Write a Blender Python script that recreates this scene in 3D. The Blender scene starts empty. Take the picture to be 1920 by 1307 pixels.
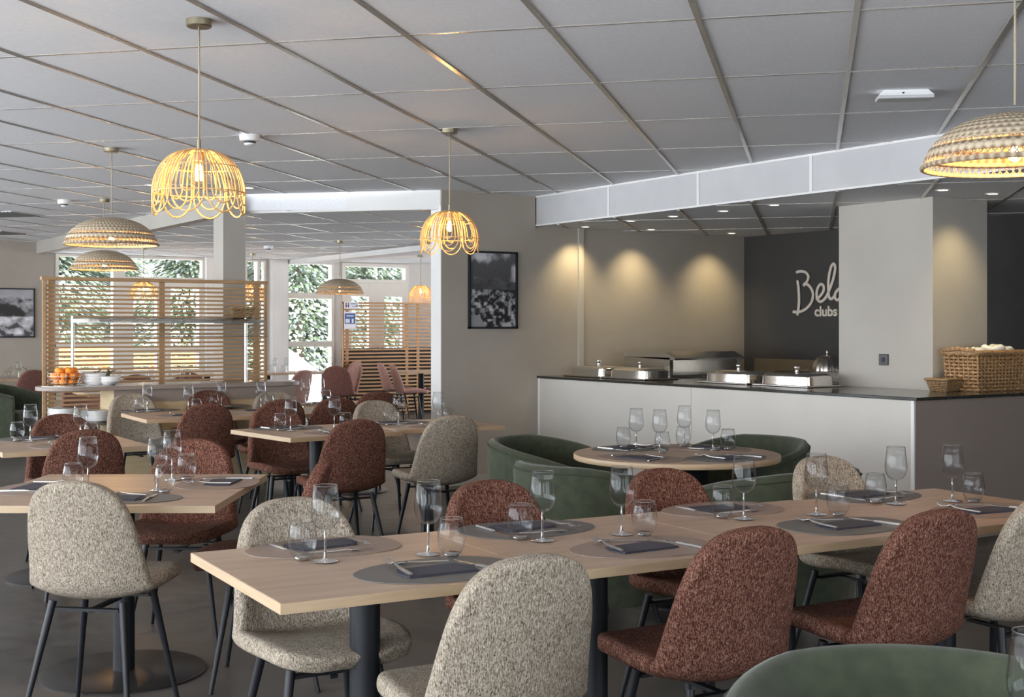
import bpy, math, random
from math import sin, cos, pi, radians, sqrt
from mathutils import Vector, Matrix, Euler
random.seed(7)
SC = bpy.context.scene
COL = SC.collection

# ---------------------------------------------------------------- camera, sky, sun, exposure
F, PX0, HY, HC = 2380.0, 960.0, 613.0, 1.41      # focal length in px, centre column, horizon row, eye height
YAW = radians(33)
cam_d = bpy.data.cameras.new('camera'); cam = bpy.data.objects.new('camera', cam_d); COL.objects.link(cam)
cam.location = (0, 0, HC); cam.rotation_euler = (pi/2, 0, -YAW)
cam_d.sensor_width = 36; cam_d.lens = 36*F/1920; cam_d.shift_y = -(653.5-HY)/1920
cam_d.clip_start = .05; cam_d.clip_end = 300
SC.camera = cam
SC.view_settings.view_transform = 'Standard'; SC.view_settings.look = 'None'
SC.view_settings.gamma = 1; SC.view_settings.use_curve_mapping = False
SC.view_settings.exposure = 0.15
SC.cycles.transparent_max_bounces = 40
SC.cycles.diffuse_bounces = 5
SC.cycles.max_bounces = 14
SC.cycles.sample_clamp_indirect = 4.0
SC.cycles.caustics_reflective = False
SC.cycles.caustics_refractive = False
wd = bpy.data.worlds.new('overcast_sky'); SC.world = wd; wd.use_nodes = True
bgn = wd.node_tree.nodes['Background']; bgn.inputs[0].default_value = (.86, .93, 1, 1); bgn.inputs[1].default_value = 4.5
sl = bpy.data.lights.new('sun', 'SUN'); sl.energy = 8; sl.angle = radians(6); sl.color = (1, .96, .9)
so = bpy.data.objects.new('sun', sl); COL.objects.link(so); so.rotation_euler = (radians(42), 0, radians(-12)); so.location = (0, -6, 9)

def area(name, loc, rot, sx, sy, e, col):
    l = bpy.data.lights.new(name, 'AREA'); l.shape = 'RECTANGLE'; l.size = sx; l.size_y = sy; l.energy = e; l.color = col
    o = bpy.data.objects.new(name, l); COL.objects.link(o); o.location = loc; o.rotation_euler = rot
    return o
DAY = (.88, .94, 1)
for i, yy in enumerate((-.6, 2.9, 6.4, 9.9, 13.4, 16.7)):  # farthest pair of windows added to brighten the left rear wall
    area('side_daylight_and_fill', (-3.32, yy, 1.45), (0, radians(-90), 0), 1.9, 2.9, 215, DAY)
for yy in (12.3, 15.9):  # lamps at windows added out of view to brighten the far hall
    area('added_east_window_fill', (12.36, yy, 1.45), (0, radians(90), 0), 1.9, 2.9, 95, DAY)
for i, xx in enumerate((-.8, 2.6, 5.2)):  # rear windows and lamps added for soft, HDR-like fill
    area('added_rear_window_fill', (xx, -3.32, 1.45), (radians(90), 0, 0), 2.1, 1.9, 38, DAY)

# ---------------------------------------------------------------- frames of reference
def cw(xc, yc, z=0.0):            # right of / ahead of the eye -> world
    return Vector((xc*cos(YAW)+yc*sin(YAW), -xc*sin(YAW)+yc*cos(YAW), z))
def W(px, py, z):                 # photo point on the level z
    d = (HC-z)*F/(py-HY)
    return cw((px-PX0)/F*d, d, z)
def WD(px, d, z=0.0):             # photo column at a distance
    return cw((px-PX0)/F*d, d, z)
def WY(px, Y, z=0.0):             # photo column on the plane Y
    k = (px-PX0)/F; yc = Y/(cos(YAW)-k*sin(YAW)); return cw(k*yc, yc, z)
def WX(px, X, z=0.0):
    k = (px-PX0)/F; yc = X/(k*cos(YAW)+sin(YAW)); return cw(k*yc, yc, z)
def depth(p): return p.x*sin(YAW)+p.y*cos(YAW)
def zat(py, d): return HC-(py-HY)*d/F
def rz(phi): return -(radians(phi)+YAW)     # heading in the eye's frame -> z rotation

# ---------------------------------------------------------------- object helpers
def link(o, parent=None):
    COL.objects.link(o)
    if parent is not None: o.parent = parent
    return o
def tag(o, label=None, cat=None, group=None, kind=None):
    if label: o['label'] = label
    if cat: o['category'] = cat
    if group: o['group'] = group
    if kind: o['kind'] = kind
    return o
def thing(name, label, cat, loc=(0, 0, 0), rot=0, group=None):
    o = bpy.data.objects.new(name, None); link(o); o.location = loc; o.rotation_euler = (0, 0, rot); o.empty_display_size = .1
    return tag(o, label, cat, group)
def copy_tree(o, parent=None):
    c = o.copy(); COL.objects.link(c); c.parent = parent
    for ch in list(o.children): copy_tree(ch, c)
    return c
class MB:
    def __init__(s): s.v = []; s.f = []; s.mi = []; s.cur = 0
    def add(s, v, f):
        n = len(s.v); s.v += [tuple(p) for p in v]; s.f += [tuple(i+n for i in q) for q in f]; s.mi += [s.cur]*len(f); return s
    def box(s, x0, x1, y0, y1, z0, z1, M=None):
        v = [Vector((x, y, z)) for z in (z0, z1) for y in (y0, y1) for x in (x0, x1)]
        if M is not None: v = [M @ p for p in v]
        return s.add(v, [(0, 2, 3, 1), (4, 5, 7, 6), (0, 1, 5, 4), (2, 6, 7, 3), (0, 4, 6, 2), (1, 3, 7, 5)])
    def cone(s, a, b, r0, r1, n=12, caps=True):
        a = Vector(a); b = Vector(b); d = (b-a).normalized(); u = d.orthogonal().normalized(); w = d.cross(u)
        v = [p+(u*cos(2*pi*k/n)+w*sin(2*pi*k/n))*r for p, r in ((a, r0), (b, r1)) for k in range(n)]
        f = [(k, (k+1) % n, n+(k+1) % n, n+k) for k in range(n)]
        if caps: f += [tuple(range(n-1, -1, -1)), tuple(range(n, 2*n))]
        return s.add(v, f)
    def lathe(s, prof, n=24, c=(0, 0, 0), closed=False):
        v = [(c[0]+r*cos(2*pi*k/n), c[1]+r*sin(2*pi*k/n), c[2]+z) for r, z in prof for k in range(n)]
        f = []
        m = len(prof)
        for i in range(m if closed else m-1):
            j = (i+1) % m
            for k in range(n): f.append((i*n+k, i*n+(k+1) % n, j*n+(k+1) % n, j*n+k))
        return s.add(v, f)
    def tube(s, pts, r, n=6, closed=False):
        pts = [Vector(p) for p in pts]; m = len(pts); v = []; u = None
        for i, p in enumerate(pts):
            a = pts[(i-1) % m] if (closed or i > 0) else p; b = pts[(i+1) % m] if (closed or i < m-1) else p
            d = (b-a).normalized() if (b-a).length > 1e-9 else Vector((0, 0, 1))
            u = d.orthogonal().normalized() if u is None else (u-d*u.dot(d)).normalized()
            w = d.cross(u); rr = r[i] if isinstance(r, (list, tuple)) else r
            v += [p+(u*cos(2*pi*k/n)+w*sin(2*pi*k/n))*rr for k in range(n)]
        f = []
        for i in range(m if closed else m-1):
            j = (i+1) % m
            for k in range(n): f.append((i*n+k, i*n+(k+1) % n, j*n+(k+1) % n, j*n+k))
        if not closed: f += [tuple(range(n-1, -1, -1)), tuple(range((m-1)*n, m*n))]
        return s.add(v, f)
    def prism(s, poly, z0, z1, M=None):
        n = len(poly); v = [Vector((p[0], p[1], z)) for z in (z0, z1) for p in poly]
        if M is not None: v = [M @ p for p in v]
        return s.add(v, [tuple(range(n-1, -1, -1)), tuple(range(n, 2*n))]+[(k, (k+1) % n, n+(k+1) % n, n+k) for k in range(n)])
    def build(s, name, mat, parent=None, smooth=False, bevel=0, loc=None, rot=None, sub=0, solid=0, offset=-1, angle=None):
        me = bpy.data.meshes.new(name); me.from_pydata(s.v, [], s.f)
        for m in (mat if isinstance(mat, (list, tuple)) else [mat]): me.materials.append(m)
        if isinstance(mat, (list, tuple)): me.polygons.foreach_set('material_index', s.mi)
        if smooth: me.polygons.foreach_set('use_smooth', [True]*len(me.polygons))
        me.validate(); me.update()
        if bevel or sub or solid:
            t = bpy.data.objects.new(name, me); COL.objects.link(t)
            if solid:
                q = t.modifiers.new('s', 'SOLIDIFY'); q.thickness = solid; q.offset = offset
            if bevel:
                q = t.modifiers.new('b', 'BEVEL'); q.width = bevel; q.segments = 2; q.limit_method = 'ANGLE'; q.angle_limit = radians(40)
            if sub:
                q = t.modifiers.new('u', 'SUBSURF'); q.levels = sub; q.render_levels = sub
            dg = bpy.context.evaluated_depsgraph_get(); me2 = bpy.data.meshes.new_from_object(t.evaluated_get(dg))
            bpy.data.objects.remove(t); bpy.data.meshes.remove(me); me = me2; me.name = name
            if smooth: me.polygons.foreach_set('use_smooth', [True]*len(me.polygons))
        if angle: me.set_sharp_from_angle(angle=radians(angle))
        o = bpy.data.objects.new(name, me); link(o, parent)
        if loc is not None: o.location = loc
        if rot is not None: o.rotation_euler = (0, 0, rot) if isinstance(rot, (int, float)) else rot
        return o
def struct(o, label=None):
    return tag(o, label, None, None, 'structure')

# ---------------------------------------------------------------- materials
def mat(name, col, rough=.6, metal=0.0, spec=.5):
    m = bpy.data.materials.new(name); m.use_nodes = True; b = m.node_tree.nodes['Principled BSDF']
    b.inputs['Base Color'].default_value = (*col, 1); b.inputs['Roughness'].default_value = rough; b.inputs['Metallic'].default_value = metal
    b.inputs['Specular IOR Level'].default_value = spec
    return m
def nd(m, t, **k):
    n = m.node_tree.nodes.new(t)
    for a, v in k.items():
        if a[0] == '_': n.inputs[int(a[1:]) if a[1:].isdigit() else a[1:]].default_value = v
        else: setattr(n, a, v)
    return n
def lk(m, a, b): m.node_tree.links.new(a, b)
def coords(m, scale, rot=(0, 0, 0)):
    tc = nd(m, 'ShaderNodeTexCoord'); mp = nd(m, 'ShaderNodeMapping'); mp.inputs['Scale'].default_value = scale; mp.inputs['Rotation'].default_value = rot
    lk(m, tc.outputs['Object'], mp.inputs['Vector']); return mp.outputs[0]
def ramp(m, fac, stops, interp='LINEAR'):
    r = nd(m, 'ShaderNodeValToRGB'); r.color_ramp.interpolation = interp
    e = r.color_ramp.elements
    while len(e) < len(stops): e.new(.5)
    for i, (p, c) in enumerate(stops): e[i].position = p; e[i].color = (*c, 1)
    lk(m, fac, r.inputs[0]); return r.outputs[0]
def bump(m, h, strength=.3, dist=.01):
    b = nd(m, 'ShaderNodeBump'); b.inputs['Strength'].default_value = strength; b.inputs['Distance'].default_value = dist
    lk(m, h, b.inputs['Height']); lk(m, b.outputs[0], m.node_tree.nodes['Principled BSDF'].inputs['Normal'])
def noisy(name, c0, c1, scale, rough=.6, stretch=(1, 1, 1), bm=0, detail=4, metal=0, spec=.5, lo=.35, hi=.65, rot=(0, 0, 0)):
    m = mat(name, c0, rough, metal, spec); v = coords(m, tuple(scale*s for s in stretch), rot)
    n = nd(m, 'ShaderNodeTexNoise', _Scale=1.0, _Detail=detail); lk(m, v, n.inputs['Vector'])
    lk(m, ramp(m, n.outputs[0], [(lo, c0), (hi, c1)]), m.node_tree.nodes['Principled BSDF'].inputs['Base Color'])
    if bm: bump(m, n.outputs[0], bm)
    return m
def fabric(name, dark, mid, light):
    m = mat(name, mid, .95, 0, .12); b = m.node_tree.nodes['Principled BSDF']
    vo = nd(m, 'ShaderNodeTexVoronoi', _Scale=1.0); lk(m, coords(m, (400, 400, 230)), vo.inputs['Vector'])
    sp = nd(m, 'ShaderNodeSeparateColor'); lk(m, vo.outputs['Color'], sp.inputs[0])
    n1 = nd(m, 'ShaderNodeTexNoise', _Scale=1.0, _Detail=3); lk(m, coords(m, (330, 330, 28)), n1.inputs['Vector'])
    n2 = nd(m, 'ShaderNodeTexNoise', _Scale=1.0, _Detail=2); lk(m, coords(m, (45, 45, 30)), n2.inputs['Vector'])
    a = nd(m, 'ShaderNodeMath', operation='MULTIPLY_ADD', _1=.48); lk(m, sp.outputs[0], a.inputs[0])
    h = nd(m, 'ShaderNodeMath', operation='MULTIPLY_ADD', _1=1.15, _2=-.44); lk(m, n1.outputs[0], h.inputs[0]); lk(m, h.outputs[0], a.inputs[2])
    a2 = nd(m, 'ShaderNodeMath', operation='MULTIPLY_ADD', _1=.26); lk(m, n2.outputs[0], a2.inputs[0]); lk(m, a.outputs[0], a2.inputs[2])
    lk(m, ramp(m, a2.outputs[0], [(.06, dark), (.46, mid), (.95, light)]), b.inputs['Base Color'])
    bump(m, a2.outputs[0], .8, .005)
    return m
M = {}
M['ceiling'] = noisy('ceiling_tile_board', (.73, .735, .76), (.81, .815, .84), 40, .9, (1, 5, 1), .06, rot=(0, 0, radians(-44)))
M['tbar'] = mat('ceiling_runner_metal', (.52, .50, .46), .25, .6)
M['plaster'] = noisy('smooth_white_plaster', (.74, .73, .72), (.78, .77, .76), 3, .8)
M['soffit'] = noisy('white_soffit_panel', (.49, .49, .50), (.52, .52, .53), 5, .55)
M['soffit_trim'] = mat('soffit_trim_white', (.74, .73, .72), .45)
M['wall'] = noisy('greige_wall_paint', (.35, .31, .265), (.375, .335, .29), 2.5, .75)
M['wall_pale'] = noisy('pale_wall_paint', (.60, .575, .54), (.64, .61, .58), 2.5, .7)
M['pillar'] = noisy('pillar_paint', (.40, .37, .33), (.43, .40, .355), 2, .7)
M['dark_wall'] = noisy('charcoal_wall_paint', (.040, .038, .036), (.048, .045, .042), 3, .75)
M['bar_front'] = noisy('bar_front_laminate', (.52, .495, .45), (.55, .525, .48), 2, .5)
M['bar_brown'] = noisy('bar_brown_laminate', (.25, .20, .175), (.27, .22, .19), 2, .5)
M['counter'] = noisy('black_stone_counter', (.022, .021, .02), (.035, .033, .03), 30, .14)
M['oak'] = None
M['black'] = mat('black_powdercoat', (.011, .012, .015), .42, 0, .3)
M['black_base'] = mat('black_table_base', (.022, .02, .019), .33, 0, .35)
M['blackplastic'] = mat('black_plastic', (.015, .016, .02), .35)
M['steel'] = noisy('brushed_steel', (.50, .47, .43), (.62, .59, .55), 20, .24, (1, 1, 9), .02, metal=1)
M['chrome'] = mat('polished_steel', (.72, .70, .67), .12, 1)
M['cutlery'] = mat('cutlery_steel', (.66, .63, .61), .2, 1)
M['cutlery_dull'] = mat('cutlery_handle_steel', (.50, .48, .46), .34, 1)
M['brass'] = mat('aged_brass', (.33, .29, .20), .32, .9)
M['mat_grey'] = noisy('grey_leather_placemat', (.095, .092, .088), (.115, .11, .105), 260, .55, bm=.1)
M['mat_taupe'] = noisy('taupe_leather_placemat', (.22, .165, .135), (.25, .19, .155), 260, .55, bm=.1)
M['napkin'] = noisy('dark_blue_grey_napkin', (.032, .032, .045), (.043, .043, .058), 300, .85, bm=.1)
M['white_napkin'] = mat('white_cloth', (.78, .76, .70), .8)
M['porcelain'] = mat('white_porcelain', (.80, .80, .80), .25)
M['rust'] = fabric('rust_chenille', (.020, .008, .006), (.105, .040, .027), (.34, .19, .14))
M['rust_far'] = noisy('rust_velvet', (.15, .065, .05), (.20, .09, .07), 40, .9)
M['pink'] = noisy('dusty_pink_velvet', (.30, .16, .13), (.36, .20, .165), 25, .85)
M['beige'] = fabric('beige_boucle', (.06, .045, .028), (.295, .245, .19), (.55, .49, .405))
M['green'] = noisy('green_velour', (.023, .030, .015), (.036, .045, .023), 22, .9, bm=.15)
M['green'].node_tree.nodes['Principled BSDF'].inputs['Sheen Weight'].default_value = .15
M['piping'] = mat('green_piping', (.03, .038, .02), .9)
M['slat'] = noisy('slat_timber', (.38, .23, .11), (.46, .29, .15), 6, .5, (1, 12, 12))
M['slat_dark'] = noisy('warm_slat_timber', (.36, .19, .075), (.44, .245, .11), 6, .5, (1, 12, 12))
M['panel_back'] = mat('black_backing_board', (.04, .03, .022), .8)  # plain near-black board for the bar carcass and lower screen
M['cabinet'] = noisy('pale_wood_cabinet', (.50, .38, .22), (.56, .44, .27), 5, .5, (1, 1, 8))
M['wicker'] = noisy('wicker_cane', (.22, .11, .045), (.50, .31, .15), 60, .6, (1, 1, 2), .3)
M['wicker_dark'] = noisy('dark_wicker_cane', (.17, .10, .045), (.33, .21, .10), 70, .6, (1, 1, 2), .3)
M['cord'] = noisy('jute_cord', (.34, .28, .20), (.48, .41, .30), 300, .8)
M['white_plastic'] = mat('white_plastic', (.80, .80, .80), .35)
M['white_frame'] = mat('window_frame_paint', (.70, .66, .60), .5)
M['orange'] = noisy('orange_peel', (.85, .24, .02), (.95, .33, .03), 60, .45, bm=.1)
M['leafy'] = mat('dry_leaf', (.10, .09, .03), .7)
M['logo'] = mat('logo_cream', (.66, .58, .50), .5)
M['snow'] = mat('snow', (.85, .87, .9), .8)
M['facade'] = mat('pale_facade', (.80, .75, .68), .8)
M['orange_wood'] = noisy('orange_timber_cladding', (.62, .26, .10), (.74, .34, .14), 4, .7, (1, 1, 10))
M['bark'] = noisy('bark', (.10, .07, .05), (.2, .15, .11), 12, .9)
M['foliage'] = noisy('conifer_needles', (.13, .18, .10), (.34, .40, .28), 1.5, .9)
M['foliage_snow'] = mat('snowy_needles', (.66, .70, .68), .9)
M['vent'] = mat('vent_grille', (.17, .17, .17), .5)
M['sign_white'] = mat('sign_white', (.72, .70, .78), .5)
M['sign_blue'] = mat('sign_blue', (.04, .10, .28), .5)
M['sign_dark'] = mat('sign_dark', (.05, .05, .09), .5)

def oak(name, flip=False):
    m = mat(name, (.52, .36, .25), .38, 0, .4); b = m.node_tree.nodes['Principled BSDF']
    v = coords(m, (1.6, 22, 22)); n = nd(m, 'ShaderNodeTexNoise', _Scale=1.0, _Detail=5); lk(m, v, n.inputs['Vector'])
    w = coords(m, (3, 6, 6)); n2 = nd(m, 'ShaderNodeTexNoise', _Scale=1.0, _Detail=2); lk(m, w, n2.inputs['Vector'])
    mx = nd(m, 'ShaderNodeMath', operation='MULTIPLY_ADD', _1=.35); lk(m, n2.outputs[0], mx.inputs[0])
    h = nd(m, 'ShaderNodeMath', operation='MULTIPLY', _1=.65); lk(m, n.outputs[0], h.inputs[0]); lk(m, h.outputs[0], mx.inputs[2])
    lk(m, ramp(m, mx.outputs[0], [(.36, (.31, .215, .15)), (.5, (.37, .265, .19)), (.64, (.42, .315, .235))]), b.inputs['Base Color'])
    return m
M['oak'] = oak('light_oak_laminate')
M['oak_edge'] = noisy('oak_edge_band', (.40, .285, .175), (.46, .335, .21), 5, .45, (1, 1, 14))

def floor_mat():
    m = mat('grey_concrete_vinyl', (.12, .115, .11), .3, 0, .3); b = m.node_tree.nodes['Principled BSDF']
    v = coords(m, (1.1, 1.1, 1)); n = nd(m, 'ShaderNodeTexNoise', _Scale=1.0, _Detail=6); lk(m, v, n.inputs['Vector'])
    v2 = coords(m, (9, 9, 1)); n2 = nd(m, 'ShaderNodeTexNoise', _Scale=1.0, _Detail=5); lk(m, v2, n2.inputs['Vector'])
    a = nd(m, 'ShaderNodeMath', operation='MULTIPLY_ADD', _1=.5); lk(m, n2.outputs[0], a.inputs[0])
    h = nd(m, 'ShaderNodeMath', operation='MULTIPLY', _1=.5); lk(m, n.outputs[0], h.inputs[0]); lk(m, h.outputs[0], a.inputs[2])
    lk(m, ramp(m, a.outputs[0], [(.35, (.055, .049, .044)), (.65, (.105, .095, .085))]), b.inputs['Base Color'])
    lk(m, ramp(m, a.outputs[0], [(.35, (.30,)*3), (.65, (.46,)*3)]), b.inputs['Roughness'])
    return m
M['floor'] = floor_mat()

def thin_glass(name, tint=(1, 1, 1), ior=1.45, refl=1.0):
    m = bpy.data.materials.new(name); m.use_nodes = True; nt = m.node_tree; nt.nodes.clear()
    o = nt.nodes.new('ShaderNodeOutputMaterial'); mx = nt.nodes.new('ShaderNodeMixShader'); t = nt.nodes.new('ShaderNodeBsdfTransparent')
    g = nt.nodes.new('ShaderNodeBsdfGlossy'); g.inputs['Roughness'].default_value = .02
    lw = nt.nodes.new('ShaderNodeLayerWeight'); lw.inputs[0].default_value = .5; pw = nt.nodes.new('ShaderNodeMath'); pw.operation = 'POWER'; pw.inputs[1].default_value = 4.5
    f = nt.nodes.new('ShaderNodeMath'); f.operation = 'MULTIPLY_ADD'; f0 = ((ior-1)/(ior+1))**2; f.inputs[1].default_value = 1-f0; f.inputs[2].default_value = f0
    nt.links.new(lw.outputs['Facing'], pw.inputs[0]); nt.links.new(pw.outputs[0], f.inputs[0])
    t.inputs[0].default_value = (*tint, 1)
    nt.links.new(f.outputs[0], mx.inputs[0]); nt.links.new(t.outputs[0], mx.inputs[1]); nt.links.new(g.outputs[0], mx.inputs[2]); nt.links.new(mx.outputs[0], o.inputs[0])
    return m
M['thin_glass'] = thin_glass('blown_glass', (.955, .96, .965), 1.24)
M['pane'] = thin_glass('window_glass', (.96, .97, .97), 1.3)
M['bulb_glass'] = thin_glass('bulb_glass', (1, .97, .9), 1.3)
gm = bpy.data.materials.new('solid_glass'); gm.use_nodes = True; gb = gm.node_tree.nodes['Principled BSDF']
gb.inputs['Transmission Weight'].default_value = 1; gb.inputs['Roughness'].default_value = 0; gb.inputs['IOR'].default_value = 1.48; M['solid_glass'] = gm

def emit(name, col, s):
    m = bpy.data.materials.new(name); m.use_nodes = True; b = m.node_tree.nodes['Principled BSDF']
    b.inputs['Base Color'].default_value = (*col, 1); b.inputs['Emission Color'].default_value = (*col, 1); b.inputs['Emission Strength'].default_value = s
    return m
M['filament'] = emit('glowing_filament', (1, .52, .14), 60)
M['downlight'] = emit('downlight_lens', (1, .84, .58), 6)
M['strip'] = emit('buffet_light_strip', (1, .92, .75), 1.6)

def rattan(name, c0, c1):
    m = noisy(name, c0, c1, 90, .55, (1, 1, .4), .1)
    return m
M['rattan'] = rattan('natural_rattan', (.62, .36, .13), (.78, .50, .22))
def weave(name, c0, c1, n=60, rows=240):
    m = mat(name, c0, .8, 0, .2); b = m.node_tree.nodes['Principled BSDF']
    tc = nd(m, 'ShaderNodeTexCoord'); g = nd(m, 'ShaderNodeSeparateXYZ'); lk(m, tc.outputs['Object'], g.inputs[0])
    at = nd(m, 'ShaderNodeMath', operation='ARCTAN2'); lk(m, g.outputs['Y'], at.inputs[0]); lk(m, g.outputs['X'], at.inputs[1])
    # radius drives the rows, the angle the strands
    l = nd(m, 'ShaderNodeVectorMath', operation='LENGTH'); lk(m, tc.outputs['Object'], l.inputs[0])
    r = nd(m, 'ShaderNodeMath', operation='MULTIPLY', _1=float(rows)); lk(m, l.outputs['Value'], r.inputs[0])
    rs = nd(m, 'ShaderNodeMath', operation='SINE'); lk(m, r.outputs[0], rs.inputs[0])
    fl = nd(m, 'ShaderNodeMath', operation='MULTIPLY', _1=rows/(2*pi)); lk(m, l.outputs['Value'], fl.inputs[0])
    fo = nd(m, 'ShaderNodeMath', operation='FLOOR'); lk(m, fl.outputs[0], fo.inputs[0])
    ph = nd(m, 'ShaderNodeMath', operation='MULTIPLY', _1=pi); lk(m, fo.outputs[0], ph.inputs[0])
    a = nd(m, 'ShaderNodeMath', operation='MULTIPLY_ADD', _1=float(n)); lk(m, at.outputs[0], a.inputs[0]); lk(m, ph.outputs[0], a.inputs[2])
    as_ = nd(m, 'ShaderNodeMath', operation='SINE'); lk(m, a.outputs[0], as_.inputs[0])
    s = nd(m, 'ShaderNodeMath', operation='ADD'); lk(m, rs.outputs[0], s.inputs[0]); lk(m, as_.outputs[0], s.inputs[1])
    k = nd(m, 'ShaderNodeMath', operation='MULTIPLY_ADD', _1=.25, _2=.5); lk(m, s.outputs[0], k.inputs[0])
    lk(m, ramp(m, k.outputs[0], [(.1, c0), (.7, c1)]), b.inputs['Base Color']); bump(m, k.outputs[0], .8, .006)
    return m
M['weave'] = weave('woven_seagrass', (.26, .19, .12), (.60, .50, .37))
# ================================================================= ROOM SHELL
XF, YW, XD, YB = 6.6, 9.74, 9.18, 18.8          # bar front, picture wall, charcoal wall, far window wall
ZC, ZB, ZL = 2.618, 2.34, 2.47                  # main ceiling, bar ceiling, far ceiling
X0, Y0, X1 = -3.2, -3.2, 12.2
XS, YE = 4.15, 11.12                            # step between the two ceilings
struct(MB().box(X0-.1, X1+.1, Y0-.1, YB+.1, -.1, 0).build('floor', M['floor']))
P_MAIN = [(X0, Y0), (XF, Y0), (XF, YW), (5.57, YW), (XS, YE), (XS, YB), (X0, YB)]
P_BAR = [(XF, Y0), (XD, Y0), (XD, YW), (XF, YW)]
P_FAR = [(5.60, YW+.02), (X1, YW+.02), (X1, YB), (XS+.03, YB), (XS+.03, YE+.03)]
def slab(name, poly, z, m, t=.08):
    return struct(MB().prism(poly, z, z+t).build(name, m))
slab('ceiling', P_MAIN, ZC, M['ceiling']); slab('ceiling', P_BAR, ZB, M['ceiling'], .36); slab('ceiling', P_FAR, ZL, M['ceiling'], .23)
TH = radians(13.3)
def gp(u, v):                                   # ceiling grid coordinates -> world
    return cw(u*cos(TH)+v*sin(TH), -u*sin(TH)+v*cos(TH))
def clip(poly, a, b):
    ts = [0.0, 1.0]; n = len(poly); d = (b[0]-a[0], b[1]-a[1])
    for i in range(n):
        p, q = poly[i], poly[(i+1) % n]; e = (q[0]-p[0], q[1]-p[1]); den = d[0]*e[1]-d[1]*e[0]
        if abs(den) < 1e-9: continue
        t = ((p[0]-a[0])*e[1]-(p[1]-a[1])*e[0])/den; s = ((p[0]-a[0])*d[1]-(p[1]-a[1])*d[0])/den
        if 0 <= s <= 1 and 0 < t < 1: ts.append(t)
    ts.sort(); out = []
    for t0, t1 in zip(ts, ts[1:]):
        tm = (t0+t1)/2; x, y = a[0]+d[0]*tm, a[1]+d[1]*tm; ins = False
        for i in range(n):
            p, q = poly[i], poly[(i+1) % n]
            if (p[1] > y) != (q[1] > y) and x < (q[0]-p[0])*(y-p[1])/(q[1]-p[1])+p[0]: ins = not ins
        if ins and t1-t0 > 1e-3: out.append((t0, t1))
    return out
def tbars(poly, z, name, xmax=99):
    mb = MB(); pl = [(min(p[0], xmax), p[1]) for p in poly]
    segs = [(gp(-3.434+.6*i, -8), gp(-3.434+.6*i, 26)) for i in range(-40, 40)]+[(gp(-26, 5.011+1.2*j), gp(26, 5.011+1.2*j)) for j in range(-12, 20)]
    for k, (a, b) in enumerate(segs):
        w = .012 if k < 80 else .0085
        for t0, t1 in clip(pl, a, b):
            p, q = a.lerp(b, t0), a.lerp(b, t1); d = (q-p).normalized(); n = Vector((-d.y, d.x, 0))*w
            v = [p-n, p+n, q+n, q-n]
            zz = z-.004 if k < 80 else z-.0025
            mb.add([(c.x, c.y, zz) for c in v]+[(c.x, c.y, z+.001) for c in v], [(0, 1, 2, 3), (4, 7, 6, 5), (0, 4, 5, 1), (1, 5, 6, 2), (2, 6, 7, 3), (3, 7, 4, 0)])
    return struct(mb.build(name, M['tbar']))
tbars(P_MAIN, ZC, 'trim_1'); tbars(P_BAR, ZB, 'trim_2'); tbars(P_FAR, ZL, 'trim_3', 7.9)
# soffit over the bar
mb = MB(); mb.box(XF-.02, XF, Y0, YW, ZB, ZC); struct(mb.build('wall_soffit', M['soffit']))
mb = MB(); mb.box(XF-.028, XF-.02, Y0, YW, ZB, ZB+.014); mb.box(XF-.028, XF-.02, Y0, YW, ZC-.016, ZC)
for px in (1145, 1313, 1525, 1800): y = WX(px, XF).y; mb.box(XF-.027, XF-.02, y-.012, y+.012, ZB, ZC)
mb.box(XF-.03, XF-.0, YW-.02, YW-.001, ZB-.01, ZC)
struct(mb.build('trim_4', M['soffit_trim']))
# step between main and far ceiling
def wallseg(name, a, b, t, z0, z1, m):
    a = Vector((*a, 0)); b = Vector((*b, 0)); d = (b-a).normalized(); n = Vector((-d.y, d.x, 0))*t
    poly = [tuple(p.xy) for p in (a, b, b+n, a+n)]
    return struct(MB().prism(poly, z0, z1).build(name, m))
wallseg('wall_step', (XS+.1, YE+.02), (5.57, YW), .06, ZL-.02, ZC, M['plaster'])
wallseg('wall_step', (XS, YB), (XS, YE), .12, ZL-.02, ZC, M['pillar'])
MBt = MB(); MBt.box(7.97, 8.3, YW+.2, YB, ZL-.07, ZL); struct(MBt.build('trim_5', M['plaster']))
# walls
struct(MB().box(5.57, XD+.1, YW-.02, YW+.15, 0, ZC).build('wall_picture', M['wall']))
struct(MB().box(5.562, 5.57, YW-.022, YW+.152, 0, ZC-.14).build('trim_6', M['plaster']))
struct(MB().box(XD, XD+.1, Y0, YW, 0, ZB).build('wall_bar', M['dark_wall']))
struct(MB().box(XD, X1, YW+.15, YW+.25, 0, ZL).build('wall_bar_rear', M['wall_pale']))
p = WY(1083, YW-.02); q = WY(1092, YW-.02)
struct(MB().box(p.x, q.x, YW-.045, YW-.02, 0, ZB).build('trim_7', M['pillar']))
p = WY(700, YW)
struct(MB().box(5.575, 6.6, YW-.032, YW-.02, 0, .09).build('baseboard_picture', M['pillar']))
PIL = (7.45, 8.06, 5.96, 6.84)
struct(MB().box(*PIL, 0, ZB).build('wall_pillar', M['pillar']))
# column
c0 = WD(418.5, 11.42); struct(MB().box(c0.x, c0.x+.21, c0.y, c0.y+.25, 0, ZC-.001).build('wall_column', M['pillar']))
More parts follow.
